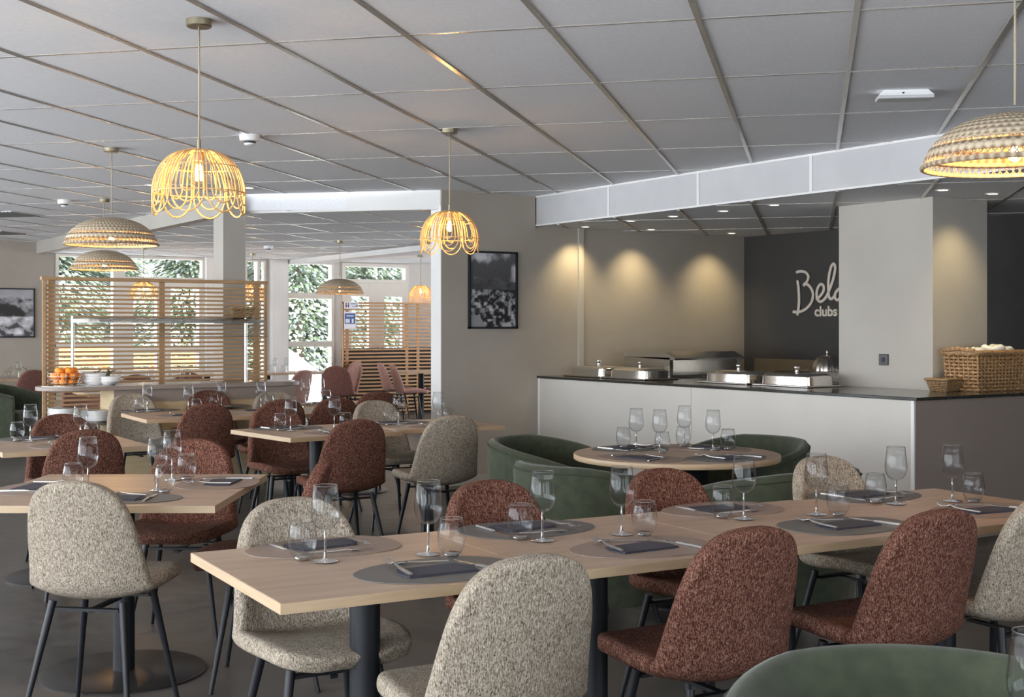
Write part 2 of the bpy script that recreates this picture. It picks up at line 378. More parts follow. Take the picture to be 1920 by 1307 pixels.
# far window wall with openings
def Xw(px): return WY(px, YB).x
OPEN = [(104, 383, .35, 2.464), (459, 498, .3, 2.46), (535, 625, .08, 2.46), (641, 765, .02, 2.455)]
mb = MB(); xs = 0
edges = [X0]
for a, b, z0, z1 in OPEN:
    a, b = Xw(a), Xw(b); mb.box(edges[-1], a, YB, YB+.15, 0, ZL if edges[-1] > 4 else ZC)
    mb.box(a, b, YB, YB+.15, 0, z0); mb.box(a, b, YB, YB+.15, z1, ZC); edges.append(b)
mb.box(edges[-1], X1, YB, YB+.15, 0, ZL)
struct(mb.build('wall_far', M['wall_pale']))
xa = Xw(103)-.02
struct(MB().box(X0, xa, YB-.02, YB, 0, ZC).build('wall_far_left', M['wall']))
struct(MB().box(Xw(505), Xw(534), YB-.12, YB, 0, ZL).build('trim_8', M['plaster']))
struct(MB().box(Xw(383), Xw(405), YB-.1, YB, 0, ZL).build('trim_8', M['plaster']))
def zy(px, py): p = WY(px, YB); return zat(py, depth(p))
def window(name, x0, x1, z0, z1, vbars, hbars, fw=.05, y=YB):
    o = thing(name, None, None, ((x0+x1)/2, y, z0)); del_keys = [k for k in ('label', 'category') if k in o]
    struct(o)
    L = lambda x: x-(x0+x1)/2
    mb = MB(); mb.box(L(x0), L(x0)+fw, -.03, .1, 0, z1-z0); mb.box(L(x1)-fw, L(x1), -.03, .1, 0, z1-z0)
    mb.box(L(x0)+.002, L(x1)-.002, -.028, .098, .001, fw); mb.box(L(x0)+.002, L(x1)-.002, -.028, .098, z1-z0-fw, z1-z0-.001)
    for a, b, c, d in vbars: mb.box(L(a), L(b), -.035, .105, c-z0, d-z0)
    for a, b, c, d in hbars: mb.box(L(a), L(b), -.04, .11, c-z0, d-z0)
    mb.build('window_frame', M['white_frame'], o)
    MB().box(L(x0)+.01, L(x1)-.01, .03, .036, .01, z1-z0-.01).build('pane', M['pane'], o)
    return o
x = Xw
z = lambda py, px=300: zy(px, py)
window('window_1', x(104), x(383), .35, 2.464, [(x(211), x(233), .35, 2.46), (x(233), x(249), .35, z(540)), (x(293), x(319), .35, z(540)), (x(372), x(383), .35, z(540))],
       [(x(233), x(383), z(540), z(520)), (x(104), x(211), z(652, 150), z(643, 150)), (x(249), x(372), z(662), z(650)), (x(104), x(383), .35, z(693))], .04)
window('window_2', x(459), x(498), .3, 2.46, [(x(481), x(486), .3, 2.46)], [], .03)
window('window_3', x(535), x(625), .08, 2.46, [], [(x(535), x(625), z(560, 580), z(549, 580)), (x(535), x(625), z(650, 580), z(640, 580))], .045)
dz = z(531, 700)
window('window_4', x(641), x(765), dz, 2.455, [], [], .06)
dr = thing('door_1', None, None, (x(641), YB, 0)); struct(dr)
mb = MB(); g = MB(); L0 = x(641)
for a, b in ((641, 703), (703, 765)):
    a, b = x(a)-L0, x(b)-L0
    mb.box(a, a+.16, -.02, .06, 0, dz); mb.box(b-.12, b, -.02, .06, 0, dz); mb.box(a+.02, b-.02, -.018, .058, dz-.22, dz-.001); mb.box(a+.02, b-.02, -.018, .058, .001, .35)
    g.box(a+.1, b-.1, .015, .02, .3, dz-.2)
mb.build('door_frame', M['white_frame'], dr); g.build('pane', M['pane'], dr)
mb = MB(); mb.box(x(703)-L0+.05, x(703)-L0+.07, -.07, -.05, .95, 1.1); mb.box(x(703)-L0+.05, x(703)-L0+.07, -.07, -.02, 1.0, 1.02); mb.build('door_handle', M['cutlery'], dr)
# unseen walls; right, rear and farthest left windows added for light
def holed(name, along, c, u0, u1, holes, H, m):
    mb = MB(); e = u0
    def b(a0, a1, z0, z1):
        if along == 'y': mb.box(c-.1, c, a0, a1, z0, z1)
        else: mb.box(a0, a1, c-.1, c, z0, z1)
    for a0, a1 in holes:
        b(e, a0, 0, H); b(a0, a1, 0, .5); b(a0, a1, 2.4, H); e = a1
        b(a0, a1, 1.75, 1.8); nb = max(2, round((a1-a0)/.42))
        for q in range(1, nb): x_ = a0+(a1-a0)*q/nb; w_ = .05 if q % 2 else .025; b(x_-w_, x_+w_, .5, 2.4)
    b(e, u1, 0, H)
    return struct(mb.build(name, m))
holed('wall_left', 'y', X0, Y0, YB, [(yy-1.45, yy+1.45) for yy in (-.6, 2.9, 6.4, 9.9, 13.4, 16.7)], ZC, M['wall_pale'])
holed('wall_right', 'y', X1+.1, YW, YB, [(10.85, 13.75), (14.45, 17.35)], ZL, M['wall_pale'])
holed('wall_rear', 'x', Y0, X0, XD, [(xx-1.05, xx+1.05) for xx in (-.8, 2.6, 5.2)], ZC, M['wall_pale'])
struct(MB().box(X0, xa, YB-.032, YB-.02, 0, .09).build('baseboard_far', M['plaster']))

# ================================================================= BAR
t = thing('bar_cabinet', 'long bar counter body with pale grey front panels and brown end', 'counter', (XF, 5.42, 0))
B = lambda a, b, c, d, e, f: MB().box(a-XF, b-XF, c-5.42, d-5.42, e, f)
yj = WX(1296, XF).y
for a, b in ((5.45, yj-.002), (yj+.002, YW-.05)): B(XF, XF+.03, a, b, .0, .935).build('front_panel', M['bar_front'], t)
B(XF+.03, XF+.05, 5.46, YW-.06, .0, .935).build('carcass', M['panel_back'], t)
B(XF+.008, XD-.01, 5.42, 5.45, .0, .935).build('end_panel', M['bar_brown'], t); t.children[-1]['label'] = 'brown laminate end panel'
B(XF-.004, XF+.03, 5.425, 5.449, .0, .935).build('corner_trim', M['soffit_trim'], t)
B(XF-.004, XF+.03, YW-.05, YW-.021, .0, .935).build('corner_trim', M['soffit_trim'], t)
wt = MB(); wt.prism([(XF-.02, 5.39), (XD-.01, 5.39), (XD-.01, 5.955), (7.445, 5.955), (7.445, YW-.025), (XF-.02, YW-.025)], .937, .958)
tag(wt.build('worktop', M['counter'], bevel=.003), 'polished black stone worktop running along the bar', 'worktop')
E0 = .959
# logo on the charcoal wall
def stroke(mb, pts, w0, sm=6):
    P = [Vector(p) for p in pts]; out = []
    for i in range(len(P)-1):
        a, b, c, d = P[max(i-1, 0)], P[i], P[i+1], P[min(i+2, len(P)-1)]
        for k in range(sm):
            u = k/sm; out.append(.5*((2*b)+(c-a)*u+(2*a-5*b+4*c-d)*u*u+(3*b-a-3*c+d)*u**3))
    out.append(P[-1])
    mb.tube([(p.x, p.y, 0) for p in out], w0, 8)
lg = MB()
def lp(px, py): p = WX(px, XD); return (-(p.y), zat(py, depth(p)))
def lps(L): return [lp(1380+x/3.267, 360+y/3.267) for x, y in L]
SW = .0165
stroke(lg, lps([(376, 492), (400, 486), (432, 492), (449, 515), (443, 545), (420, 572), (440, 565), (466, 590), (478, 630), (466, 680), (430, 720), (390, 735), (356, 734)]), SW)
stroke(lg, lps([(383, 542), (390, 600), (392, 680), (382, 756)]), SW)
stroke(lg, lps([(498, 655), (520, 640), (543, 605), (541, 572), (520, 568), (502, 605), (503, 650), (522, 672), (550, 655), (572, 615), (600, 540), (614, 470), (606, 440), (588, 462), (574, 530), (572, 600), (578, 648), (596, 652), (615, 630)]), SW)
stroke(lg, lps([(662, 595), (640, 592), (618, 615), (612, 645), (628, 662), (650, 640), (664, 600), (662, 650), (680, 658)]), SW)
for v in range(len(lg.v)): a, b, c = lg.v[v]; lg.v[v] = (XD-.012+c*.7, -a, b)
t = thing('wall_logo', 'cream raised Bela clubs logo lettering on the charcoal wall', 'sign', (XD, WX(1540, XD).y, 1.9))
for v in range(len(lg.v)): a, b, c = lg.v[v]; lg.v[v] = (a-t.location.x, b-t.location.y, c-t.location.z)
lg.build('script_lettering', M['logo'], t, smooth=True)
tc = bpy.data.curves.new('clubs', 'FONT'); tc.body = 'clubs'; tc.extrude = .008; tc.offset = .006; tc.size = .27
to = bpy.data.objects.new('tmp', tc); COL.objects.link(to)
me = bpy.data.meshes.new_from_object(to.evaluated_get(bpy.context.evaluated_depsgraph_get())); bpy.data.objects.remove(to)
xs_ = [v.co.x for v in me.vertices]; ys_ = [v.co.y for v in me.vertices]; a = lp(1380+490/3.267, 360+763/3.267); b = lp(1380+628/3.267, 360+697/3.267)
for v in me.vertices:
    u = (v.co.x-min(xs_))/(max(xs_)-min(xs_)); w = (v.co.y-min(ys_))/(max(ys_)-min(ys_))
    v.co = Vector((-.012+v.co.z, -(a[0]+(b[0]-a[0])*u)-t.location.y, a[1]+(b[1]-a[1])*w-t.location.z))
me.materials.append(M['logo']); link(bpy.data.objects.new('clubs_lettering', me), t)
# socket on the pillar
p = WX(1658, PIL[0]); zc = zat(674.5, depth(p))
t = thing('wall_socket', 'square black socket on the pale pillar above the bar', 'socket', (PIL[0]-.001, p.y, zc))
MB().box(-.012, 0, -.042, .042, -.042, .042).build('plate', M['blackplastic'], t, bevel=.003)
MB().lathe([(.0, .0), (.018, .0), (.02, .004)], 16).build('outlet', M['black'], t, loc=(-.0155, 0, 0), rot=(0, radians(90), 0))

# chafing dishes
LIDS = []
def chafing(px, py, label, s=1.0):
    p = W(px, py, E0)
    t = thing('chafing_dish', label, 'chafing dish', (p.x, p.y, E0), 0, None)
    mb = MB(); mb.box(-.19, .19, -.29, .29, 0, .012); mb.build('tray_rim', M['steel'], t, bevel=.004)
    pr = [(.155, .012), (.15, .075), (.13, .092), (.06, .1), (.0, .102)]
    v = []; f = []
    for i, (r, zz) in enumerate(pr):
        rx = r; ry = r+.1 if r > 0.01 else .06
        for k in range(24):
            a = 2*pi*k/24; c, s_ = cos(a), sin(a); e = .28
            v.append((rx*math.copysign(abs(c)**e, c), ry*math.copysign(abs(s_)**e, s_), zz))
    for i in range(len(pr)-1):
        for k in range(24): f.append((i*24+k, i*24+(k+1) % 24, (i+1)*24+(k+1) % 24, (i+1)*24+k))
    l = MB().add(v, f).build('lid', M['chrome'], t, smooth=True, angle=35)
    MB().lathe([(0, 0), (.02, .0), (.012, .012), (.016, .028), (.024, .036), (.024, .044), (.014, .05), (0, .051)], 16).build('knob', M['chrome'], l, smooth=True, loc=(0, 0, .101))
    return t
chafing(1122, 706, 'steel chafing dish nearest the picture wall on the bar worktop')
chafing(1200, 710.5, 'steel chafing dish second from the picture wall on the bar')
chafing(1385, 718, 'steel chafing dish under the charcoal wall, left of its twin')
chafing(1494, 723.5, 'steel chafing dish closest to the pale pillar')
# steel range behind the bar
t = thing('cooking_range', 'stainless steel hooded range standing behind the bar', 'range', (7.75, 9.04, 0))
MB().box(-.42, .42, -.33, .33, .05, .98).build('body', M['steel'], t, bevel=.005)
MB().box(-.42, -.38, -.33, .33, .98, 1.135).build('side_panel', M['steel'], t)
MB().box(.38, .42, -.33, .33, .98, 1.135).build('side_panel', M['steel'], t)
MB().box(-.38, .38, .29, .33, .98, 1.135).build('back_panel', M['steel'], t)
mb = MB(); mb.add([(-.42, -.40, 1.13), (.42, -.40, 1.13), (.42, -.26, 1.185), (-.42, -.26, 1.185), (-.42, .33, 1.185), (.42, .33, 1.185), (-.42, .33, 1.135), (.42, .33, 1.135), (-.42, -.4, 1.115), (.42, -.4, 1.115)],
   [(0, 1, 2, 3), (3, 2, 5, 4), (4, 5, 7, 6), (8, 9, 1, 0), (6, 7, 9, 8), (0, 3, 4, 6, 8), (1, 9, 7, 5, 2)]); mb.build('hood', M['chrome'], t)
MB().box(-.3, .0, -.337, -.33, .90, .93).build('vent_slot', M['blackplastic'], t)
# rear worktop with backsplash
t = thing('rear_steel_counter', 'stainless steel back counter with low splashback along the charcoal wall', 'counter', (8.8, 7.9, 0))
MB().box(-.3, .36, -1.0, 1.6, .05, .9).build('body', M['steel'], t)
MB().box(-.33, .37, -1.02, 1.62, .9, .94).build('counter_top', M['steel'], t, bevel=.004)
MB().box(.33, .375, -1.02, 1.62, .94, 1.09).build('splashback', M['steel'], t)
MB().box(-.1, .33, -.9, .9, .94, 1.0).build('shelf', M['steel'], t)
p = WX(1551, 8.9)
t = thing('cloche', 'round fluted steel cloche on the back counter beside the pillar', 'cloche', (p.x, p.y, 1.002))
v = []; f = []
prf = [(.145, 0), (.143, .03), (.13, .08), (.1, .12), (.055, .145), (.01, .152)]
for r, zz in prf:
    for k in range(64): a = 2*pi*k/64; rr = r*(1+.03*cos(16*a)*(r > .03)); v.append((rr*cos(a), rr*sin(a), zz))
for i in range(5):
    for k in range(64): f.append((i*64+k, i*64+(k+1) % 64, (i+1)*64+(k+1) % 64, (i+1)*64+k))
MB().add(v, f).build('dome', M['steel'], t, smooth=True)
MB().lathe([(0, 0), (.012, 0), (.01, .015), (.018, .025), (.018, .038), (0, .045)], 14).build('knob', M['chrome'], t, smooth=True, loc=(0, 0, .15))
p = WX(1300, 7.4, 0); p = W(1325, 712, E0)
tag(MB().box(-.09, .09, -.13, .13, 0, .02).build('cutting_board', M['white_plastic'], loc=(p.x+.35, p.y+.1, E0), bevel=.004), 'flat white board lying beside the range behind the dishes', 'board')

def basket(name, lx, ly, h, m, parent, taper=.9, nv=22, rows=8):
    # woven box: upright stakes with strands running in and out of them
    mb = MB()
    def per(s, u):      # s in [0,1) round the perimeter, u height 0..1
        k = taper+(1-taper)*u; a, b = lx/2*k, ly/2*k; L = 2*(a*2+b*2); d = s*L
        if d < 2*a: return Vector((-a+d, -b, u*h)), Vector((0, -1, 0))
        d -= 2*a
        if d < 2*b: return Vector((a, -b+d, u*h)), Vector((1, 0, 0))
        d -= 2*b
        if d < 2*a: return Vector((a-d, b, u*h)), Vector((0, 1, 0))
        d -= 2*a; return Vector((-a, b-d, u*h)), Vector((-1, 0, 0))
    n = nv*2
    r = h/rows*.52
    for i in range(n):
        p, q = per(i/n, 0)[0], per(i/n, 1)[0]; mb.cone(p, q, r*.55, r*.55, 5)
    for j in range(rows):
        pts = []
        for i in range(n*2):
            p, nn = per(i/(n*2), (j+.5)/rows); pts.append(p+nn*(r*.7*cos(pi*i/2+pi*j)))
        mb.tube(pts, r*.75, 5, True)
    b = mb.build('woven_body', m, parent, smooth=True)
    pts = [per(i/40, 1)[0] for i in range(40)]
    rm = MB().tube(pts, r*1.5, 7, True).build('rim', m, parent, smooth=True)
    a, c = lx/2*taper, ly/2*taper; MB().box(-a, a, -c, c, 0, .006).build('base', m, parent)
    k = .985*(taper+1)/2
    return b
c = WY(1835, 5.6)
t = thing('wicker_basket', 'large rectangular wicker basket filled with white cloths on the bar end', 'basket', (c.x+.33, 5.755, E0))
basket('b', .66, .29, .27, M['wicker'], t, .93, 24, 11)
hb = MB(); hb.tube([(-.345, -.13, .285), (-.35, .0, .30), (-.345, .13, .285)], .014, 8); hb.build('handle', M['wicker'], t, smooth=True)
for i, (dx, dy, dz_, s) in enumerate(((-.17, .0, .275, 1), (.0, -.03, .295, 1.15), (.18, .02, .28, 1.05))):
    mb = MB(); mb.tube([(0.06*cos(a)*s, .05*sin(a)*s, .012*sin(3*a)) for a in [2*pi*k/18 for k in range(18)]], .026, 8, True); mb.tube([(-.09*s, -.03, -.015), (0, .01, .02), (.09*s, .03, -.01)], [.02, .034, .018], 8)
    tag(mb.build('rolled_cloth', M['white_napkin'], smooth=True, loc=(t.location.x+dx, t.location.y+dy, E0+dz_), sub=1), ['white cloth at the left end of the large wicker basket', 'white cloth in the middle of the large wicker basket', 'white cloth near the right end of the large wicker basket'][i], 'cloth')
p = W(1777, 734, E0)
t2 = thing('wicker_tray', 'small flared wicker basket beside the large one at the bar end', 'basket', (p.x, p.y+.03, E0), radians(8))
basket('b', .22, .17, .085, M['wicker_dark'], t2, .72, 10, 7)

# ================================================================= CEILING FITTINGS
def downlight(p, zc, n):
    t = thing('downlight', n, 'downlight', (p.x, p.y, zc))
    MB().lathe([(.05, -.004), (.05, 0), (.036, 0), (.034, -.004)], 24, closed=True).build('ring', M['white_plastic'], t, smooth=True)
    MB().lathe([(0.001, -.002), (.034, -.002)], 20).build('lens', M['downlight'], t)
    return t
DL = [(1098, 425, 'recessed bar downlight nearest the picture wall'), (1183, 414, 'second recessed bar downlight along the soffit from the picture wall'), (1221, 430, 'recessed bar downlight over the first seam behind the soffit'), (1263, 405.5, 'third bright downlight along the underside of the soffit'),
      (1357, 395.5, 'fourth bright downlight along the underside of the soffit'), (1372, 437, 'recessed bar downlight above the corner of the charcoal wall'), (1452, 384, 'dim recessed bar downlight in the middle of the soffit'),
      (1768, 356, 'recessed bar downlight above the pillar corner'), (1861, 363, 'rightmost recessed bar downlight past the pillar')]
def spot(loc, tgt, e, ang, col=(1, .80, .44), blend=.6, r=.05):
    l = bpy.data.lights.new('downlight_beam', 'SPOT'); l.energy = e; l.spot_size = radians(ang); l.spot_blend = blend; l.color = col; l.shadow_soft_size = r
    o = bpy.data.objects.new('downlight_beam', l); COL.objects.link(o); o.location = loc
    o.rotation_euler = (Vector(tgt)-Vector(loc)).to_track_quat('-Z', 'Y').to_euler(); return o
for i, (px, py, lb) in enumerate(DL):
    p = W(px, py, ZB); p.x = max(p.x, XF+.08); p.y = min(p.y, YW-.2)
    downlight(p, ZB, lb)
    if i == 6: continue
    wash = i in (0, 2, 5, 8)                       # these stand close to a wall and graze it
    if i < 7 and wash: tg = (p.x, YW+.06, 1.1)
    elif i == 8: tg = (p.x+.02, PIL[2]+.06, 1.1)
    else: tg = (p.x+.1, p.y, 0)
    spot((p.x, p.y, ZB-.01), tg, (30 if i == 8 else 42) if wash else 22, 98 if wash else 100, blend=1.0)
for px, py, lb in ((283, 347, 'round ceiling downlight left of the large scalloped pendant'), (467, 352, 'round ceiling downlight right of the large scalloped pendant')):
    downlight(W(px, py, ZC), ZC, lb)
def detector(p, zc, lb, s=1.0):
    t = thing('smoke_detector', lb, 'smoke detector', (p.x, p.y, zc))
    MB().lathe([(0, 0), (.06*s, 0), (.062*s, -.012), (.058*s, -.038), (.04*s, -.042), (0, -.042)], 24).build('housing', M['white_plastic'], t, smooth=True, angle=40)
    MB().lathe([(.036*s, -.042), (.036*s, -.052), (0, -.053)], 20).build('sensor_slots', M['blackplastic'], t)
    MB().lathe([(0, -.053), (.033*s, -.053), (.032*s, -.062), (.024*s, -.067), (0, -.067)], 20).build('sensor_cap', M['white_plastic'], t, smooth=True, angle=40)
detector(W(468, 253, ZC), ZC, 'round white smoke detector right of the large scalloped pendant cord', 1.05)
detector(W(120.5, 375, ZC), ZC, 'round white smoke detector left of the two woven pendants')
detector(W(503, 461, ZL), ZL, 'small smoke detector on the lower ceiling by the windows')
a, b = W(1654, 172, ZC), W(1738, 170, ZC); c = (a+b)/2
t = thing('emergency_light', 'white rectangular emergency light box on the ceiling at right', 'emergency light', (c.x, c.y, ZC), math.atan2(b.y-a.y, b.x-a.x))
mb = MB(); mb.add([(-.11, -.05, 0), (.11, -.05, 0), (.11, .05, 0), (-.11, .05, 0), (-.14, -.06, -.03), (.14, -.06, -.03), (.14, .06, -.03), (-.14, .06, -.03)], [(0, 1, 2, 3), (4, 7, 6, 5), (0, 4, 5, 1), (1, 5, 6, 2), (2, 6, 7, 3), (3, 7, 4, 0)]); mb.build('housing', M['white_plastic'], t, bevel=.003)
MB().box(-.138, .138, -.058, .058, -.045, -.03).build('diffuser', M['soffit'], t, bevel=.004)
MB().box(-.02, -.01, -.058, -.054, -.022, -.014).build('led', M['blackplastic'], t)
for a, b, lb in (((-30, 401), (45, 401), 'dark slotted ceiling vent at the left edge, nearer one'), ((-40, 436), (25, 436), 'dark slotted ceiling vent at the left edge, farther one')):
    p, q = W(*a, ZC), W(*b, ZC); c = (p+q)/2
    t = thing('ceiling_vent', lb, 'vent', (c.x, c.y, ZC), -(TH+YAW))
    MB().box(-.29, .29, -.29, .29, -.006, -.001).build('frame', M['white_plastic'], t)
    mb = MB()
    for k in range(12): mb.box(-.26+k*.045, -.235+k*.045, -.26, .26, -.014, -.006)
    mb.build('slats', M['vent'], t)

# ================================================================= PICTURES
def vnoise(x, y, s=0):
    def h(i, j): return (math.sin(i*127.1+j*311.7+s*74.7)*43758.5453) % 1
    i, j = math.floor(x), math.floor(y); u, v = x-i, y-j; u = u*u*(3-2*u); v = v*v*(3-2*v)
    return (h(i, j)*(1-u)+h(i+1, j)*u)*(1-v)+(h(i, j+1)*(1-u)+h(i+1, j+1)*u)*v
def fbm(x, y, s=0, o=4): return sum(vnoise(x*2**k, y*2**k, s+k)/2**k for k in range(o))/(2-2/2**o)
def village(u, v):          # v up
    ridge = .60+.10*max(0, 1-abs(u-.57)/.17)+.06*max(0, 1-abs(u-.2)/.3)+.03*fbm(u*8, 3)
    if v > ridge:
        c = fbm(u*2.6, v*4, 5); s = .07+.10*(v-.6); cl = max(0, c-.48+.25*abs(u-.5)-.25*max(0, v-.93))*3.2
        return min(.62, s+cl*.9)
    if v > .5: return .03+.12*fbm(u*7, v*16, 9)*(1-(ridge-v)*2)
    n = fbm(u*15, v*22, 21); b = .02+max(0, n-.45)*1.5
    if v < .16 and u < .35-v: b = .28
    return min(.5, b)
def massif(u, v):
    ridge = .78+.12*fbm(u*5, 2, 3)-.1*abs(u-.6)
    if v > ridge: return .22+.25*fbm(u*2, v*5, 4)
    d = fbm(u*5+v*3, v*6-u*2, 11)
    if v > .42: return .03+max(0, d-.5)*1.6
    return .16+max(0, d-.38)*1.8 if d > .42 else .07
def picture(label, sw, ne, axis, fn, nu, nv, mirror=False):
    (x0, y0, z0), (x1, y1, z1) = sw, ne
    w, h = x1-x0, z1-z0; fw = .018
    t = thing('framed_photograph', label, 'picture', ((x0+x1)/2, y0, z0))
    mb = MB(); a = w/2
    mb.box(-a, -a+fw, -.03, 0, 0, h); mb.box(a-fw, a, -.03, 0, 0, h); mb.box(-a, a, -.03, 0, 0, fw); mb.box(-a, a, -.03, 0, h-fw, h); mb.build('frame', M['blackplastic'], t)
    v = [(-a+fw+(w-2*fw)*i/nu, -.012, fw+(h-2*fw)*j/nv) for j in range(nv+1) for i in range(nu+1)]
    f = [(j*(nu+1)+i, j*(nu+1)+i+1, (j+1)*(nu+1)+i+1, (j+1)*(nu+1)+i) for j in range(nv) for i in range(nu)]
    pm = mat('monochrome_print', (.3, .3, .3), .35); at = nd(pm, 'ShaderNodeAttribute', attribute_name='print'); lk(pm, at.outputs['Color'], pm.node_tree.nodes['Principled BSDF'].inputs['Base Color'])
    o = MB().add(v, f).build('print', pm, t); ca = o.data.color_attributes.new('print', 'FLOAT_COLOR', 'POINT')
    for k in range(len(v)):
        g = fn((k % (nu+1))/nu, (k//(nu+1))/nv); ca.data[k].color = (g, g, g*1.06, 1)
yp = YW-.021; a = WY(877, yp); b = WY(968, yp)
zt, zb = zat(471.5, depth(WY(922, yp))), zat(616.5, depth(WY(922, yp)))
picture('tall black-framed monochrome photograph of a mountain village, right of the opening', (a.x, yp, zb), (b.x, yp, zt), 'x', village, 70, 110)
yp = YB-.021; a = WY(-42, yp); b = WY(65, yp); d = depth(WY(30, yp))
picture('wide black-framed monochrome photograph of snowy peaks on the left wall', (a.x, yp, zat(633, d)), (b.x, yp, zat(540.5, d)), 'x', massif, 90, 70)

# ================================================================= OUTSIDE
mb = MB(); mb.box(-30, 60, YB+.2, 90, -.6, -.15); struct(tag(mb.build('snowy_ground', M['snow'])))
def tree(x_, y_, h, r, lb):
    t = thing('conifer_tree', lb, 'tree', (x_, y_, -.15)); MB().cone((0, 0, 0), (0, 0, h*.95), .16, .03, 8).build('trunk', M['bark'], t)
    for nm, mm, cnt, sc in (('foliage', M['foliage'], 11000, 1.0), ('snow_on_branches', M['foliage_snow'], 7000, 1.0)):
        mb = MB()
        for k in range(cnt):
            u = random.random()**.8; zz = h*(.06+.92*u); rr = r*(1-u)**.75*(.35+.65*random.random())*(1+.22*sin(zz*6)); a = random.random()*2*pi
            c = Vector((rr*cos(a), rr*sin(a), zz-(rr*.25))); s = .03+.055*random.random()
            d1 = Vector((cos(a), sin(a), -.5)).normalized()*s; d2 = Vector((-sin(a), cos(a), random.uniform(-.4, .4)))*s*.6
            if nm[0] == 's': c.z += .05; 
            mb.add([c-d1-d2, c+d1-d2*.4, c+d1*1.2+d2*.4, c-d1+d2], [(0, 1, 2, 3)])
        mb.build(nm, mm, t)
TR = [(560, 27, 6.5, 2.1, 'bushy conifer outside the tall window'), (606, 30, 7, 2.3, 'conifer behind the bushy one outside the tall window'), (690, 28, 6, 2.3, 'wide conifer outside the entrance doors'), (750, 31, 6.5, 2.4, 'conifer at the right outside the entrance doors'),
      (652, 34, 8, 2.6, 'tall conifer between tall window and doors'), (350, 27, 6.5, 1.5, 'slender conifer outside the wide window, right part'), (150, 30, 6, 2.2, 'snowy conifer outside the wide window, left part'), (470, 29, 6, 1.5, 'conifer seen past the white column'), (95, 26, 5.5, 1.6, 'conifer at the left edge of the wide window'), (205, 34, 6, 1.6, 'conifer far off beside the pale building')]
for px, Y, h, r, lb in TR:
    p = WY(px, Y); tree(p.x, p.y, h, r, lb)
a = WY(225, 44); b = WY(345, 44)
t = thing('apartment_building', 'pale apartment building seen through the wide window', 'building', (a.x, 44, -.15)); Lb = b.x-a.x
MB().box(0, Lb, 0, 6, 0, 9).build('walls', M['facade'], t); MB().box(-.2, Lb+.2, -1.0, 0, 3.6, 4.5).build('balcony', M['plaster'], t)
MB().box(-.4, Lb+.4, -.8, 6.4, 6.2, 6.7).build('roof', M['snow'], t)
for k in range(5):
    f = MB().box(.6+k*Lb/5, .6+k*Lb/5+1.1, -.05, 0, 4.6, 6.0).build('window', M['vent'], t)
fy = 23.0
a = WY(100, fy).x; b = WY(380, fy).x
t = thing('terrace_fence', 'orange timber terrace fence outside the wide window', 'fence', (a, fy, -.15))
mb = MB()
for k in range(5): mb.box(0, b-a, 0, .03, .28+k*.19, .44+k*.19)
mb.build('boards', M['orange_wood'], t)
for k in range(4): MB().box(k*(b-a)/3-.05, k*(b-a)/3+.05, .03, .12, 0, 1.2).build('post', M['orange_wood'], t)
p = WY(528, 22.5); q = WY(640, 22.5)
t = thing('outdoor_stair_wall', 'snow-capped slanting stair wall outside the tall window', 'wall', (p.x, 22.5, -.15)); w = q.x-p.x
MB().add([(0, 0, 0), (w, 0, 0), (w, 0, .25), (0, 0, 1.12), (0, .3, 0), (w, .3, 0), (w, .3, .25), (0, .3, 1.12)], [(0, 1, 2, 3), (4, 7, 6, 5), (0, 3, 7, 4), (1, 5, 6, 2), (3, 2, 6, 7), (0, 4, 5, 1)]).build('parapet', M['facade'], t)
MB().add([(0, -.05, 1.12), (w, -.05, .25), (w, .35, .25), (0, .35, 1.12), (0, -.05, 1.24), (w, -.05, .37), (w, .35, .37), (0, .35, 1.24)], [(0, 1, 2, 3), (4, 7, 6, 5), (0, 4, 5, 1), (1, 5, 6, 2), (2, 6, 7, 3), (3, 7, 4, 0)]).build('snow_cap', M['snow'], t)
# ================================================================= FURNITURE MODELS
E1 = (.87, .493); E2 = (.493, -.87)              # along the long table, and towards the eye
def shell_mesh(name, m, parent, thick=.052):
    st = [(.268, .456, .075, 0), (.262, .461, .135, 0), (.24, .466, .178, .002), (.20, .470, .202, .005), (.13, .469, .218, .012), (.04, .457, .227, .022), (-.06, .441, .232, .038),
          (-.128, .438, .234, .058), (-.176, .478, .230, .074), (-.194, .565, .220, .066), (-.212, .655, .208, .052), (-.232, .742, .191, .04), (-.248, .808, .163, .028), (-.258, .85, .121, .016), (-.263, .874, .06, .006)]
    S = (-1, -.84, -.6, -.3, 0, .3, .6, .84, 1); v = []; f = []
    for i, (y, z, w, c) in enumerate(st):
        a = st[max(i-1, 0)]; b = st[min(i+1, len(st)-1)]; ty, tz = b[0]-a[0], b[1]-a[1]; L = math.hypot(ty, tz); ty /= L; tz /= L
        ny, nz = tz, -ty
        for s in S:
            k = c*abs(s)**2.2; v.append((1.065*w*s*(1-.03*c*abs(s)**3/.075), y+ny*k, z+nz*k))
    n = len(S)
    for i in range(len(st)-1):
        for j in range(n-1): f.append((i*n+j, i*n+j+1, (i+1)*n+j+1, (i+1)*n+j))
    return MB().add(v, f).build(name, m, parent, smooth=True, solid=thick, offset=-1, sub=2)
def make_chair(fab, name='dining_chair'):
    t = thing(name, 'x', 'chair')
    shell_mesh('upholstered_shell', M[fab], t)
    mb = MB()
    mb.box(-.125, .125, .105, .13, .412, .422); mb.box(-.12, .12, -.13, -.105, .404, .414); mb.box(-.012, .012, -.11, .12, .396, .406); mb.build('under_frame', M['black'], t)
    for sx in (-1, 1):
        for sy in (-1, 1):
            lg = MB(); lg.cone((0, 0, 0), (sx*.07, sy*(.07 if sy > 0 else .10), -.4365), .0145, .0085, 14)
            lg.build('leg', M['black'], t, smooth=True, angle=50, loc=(sx*.132, sy*.12, .437))
    return t
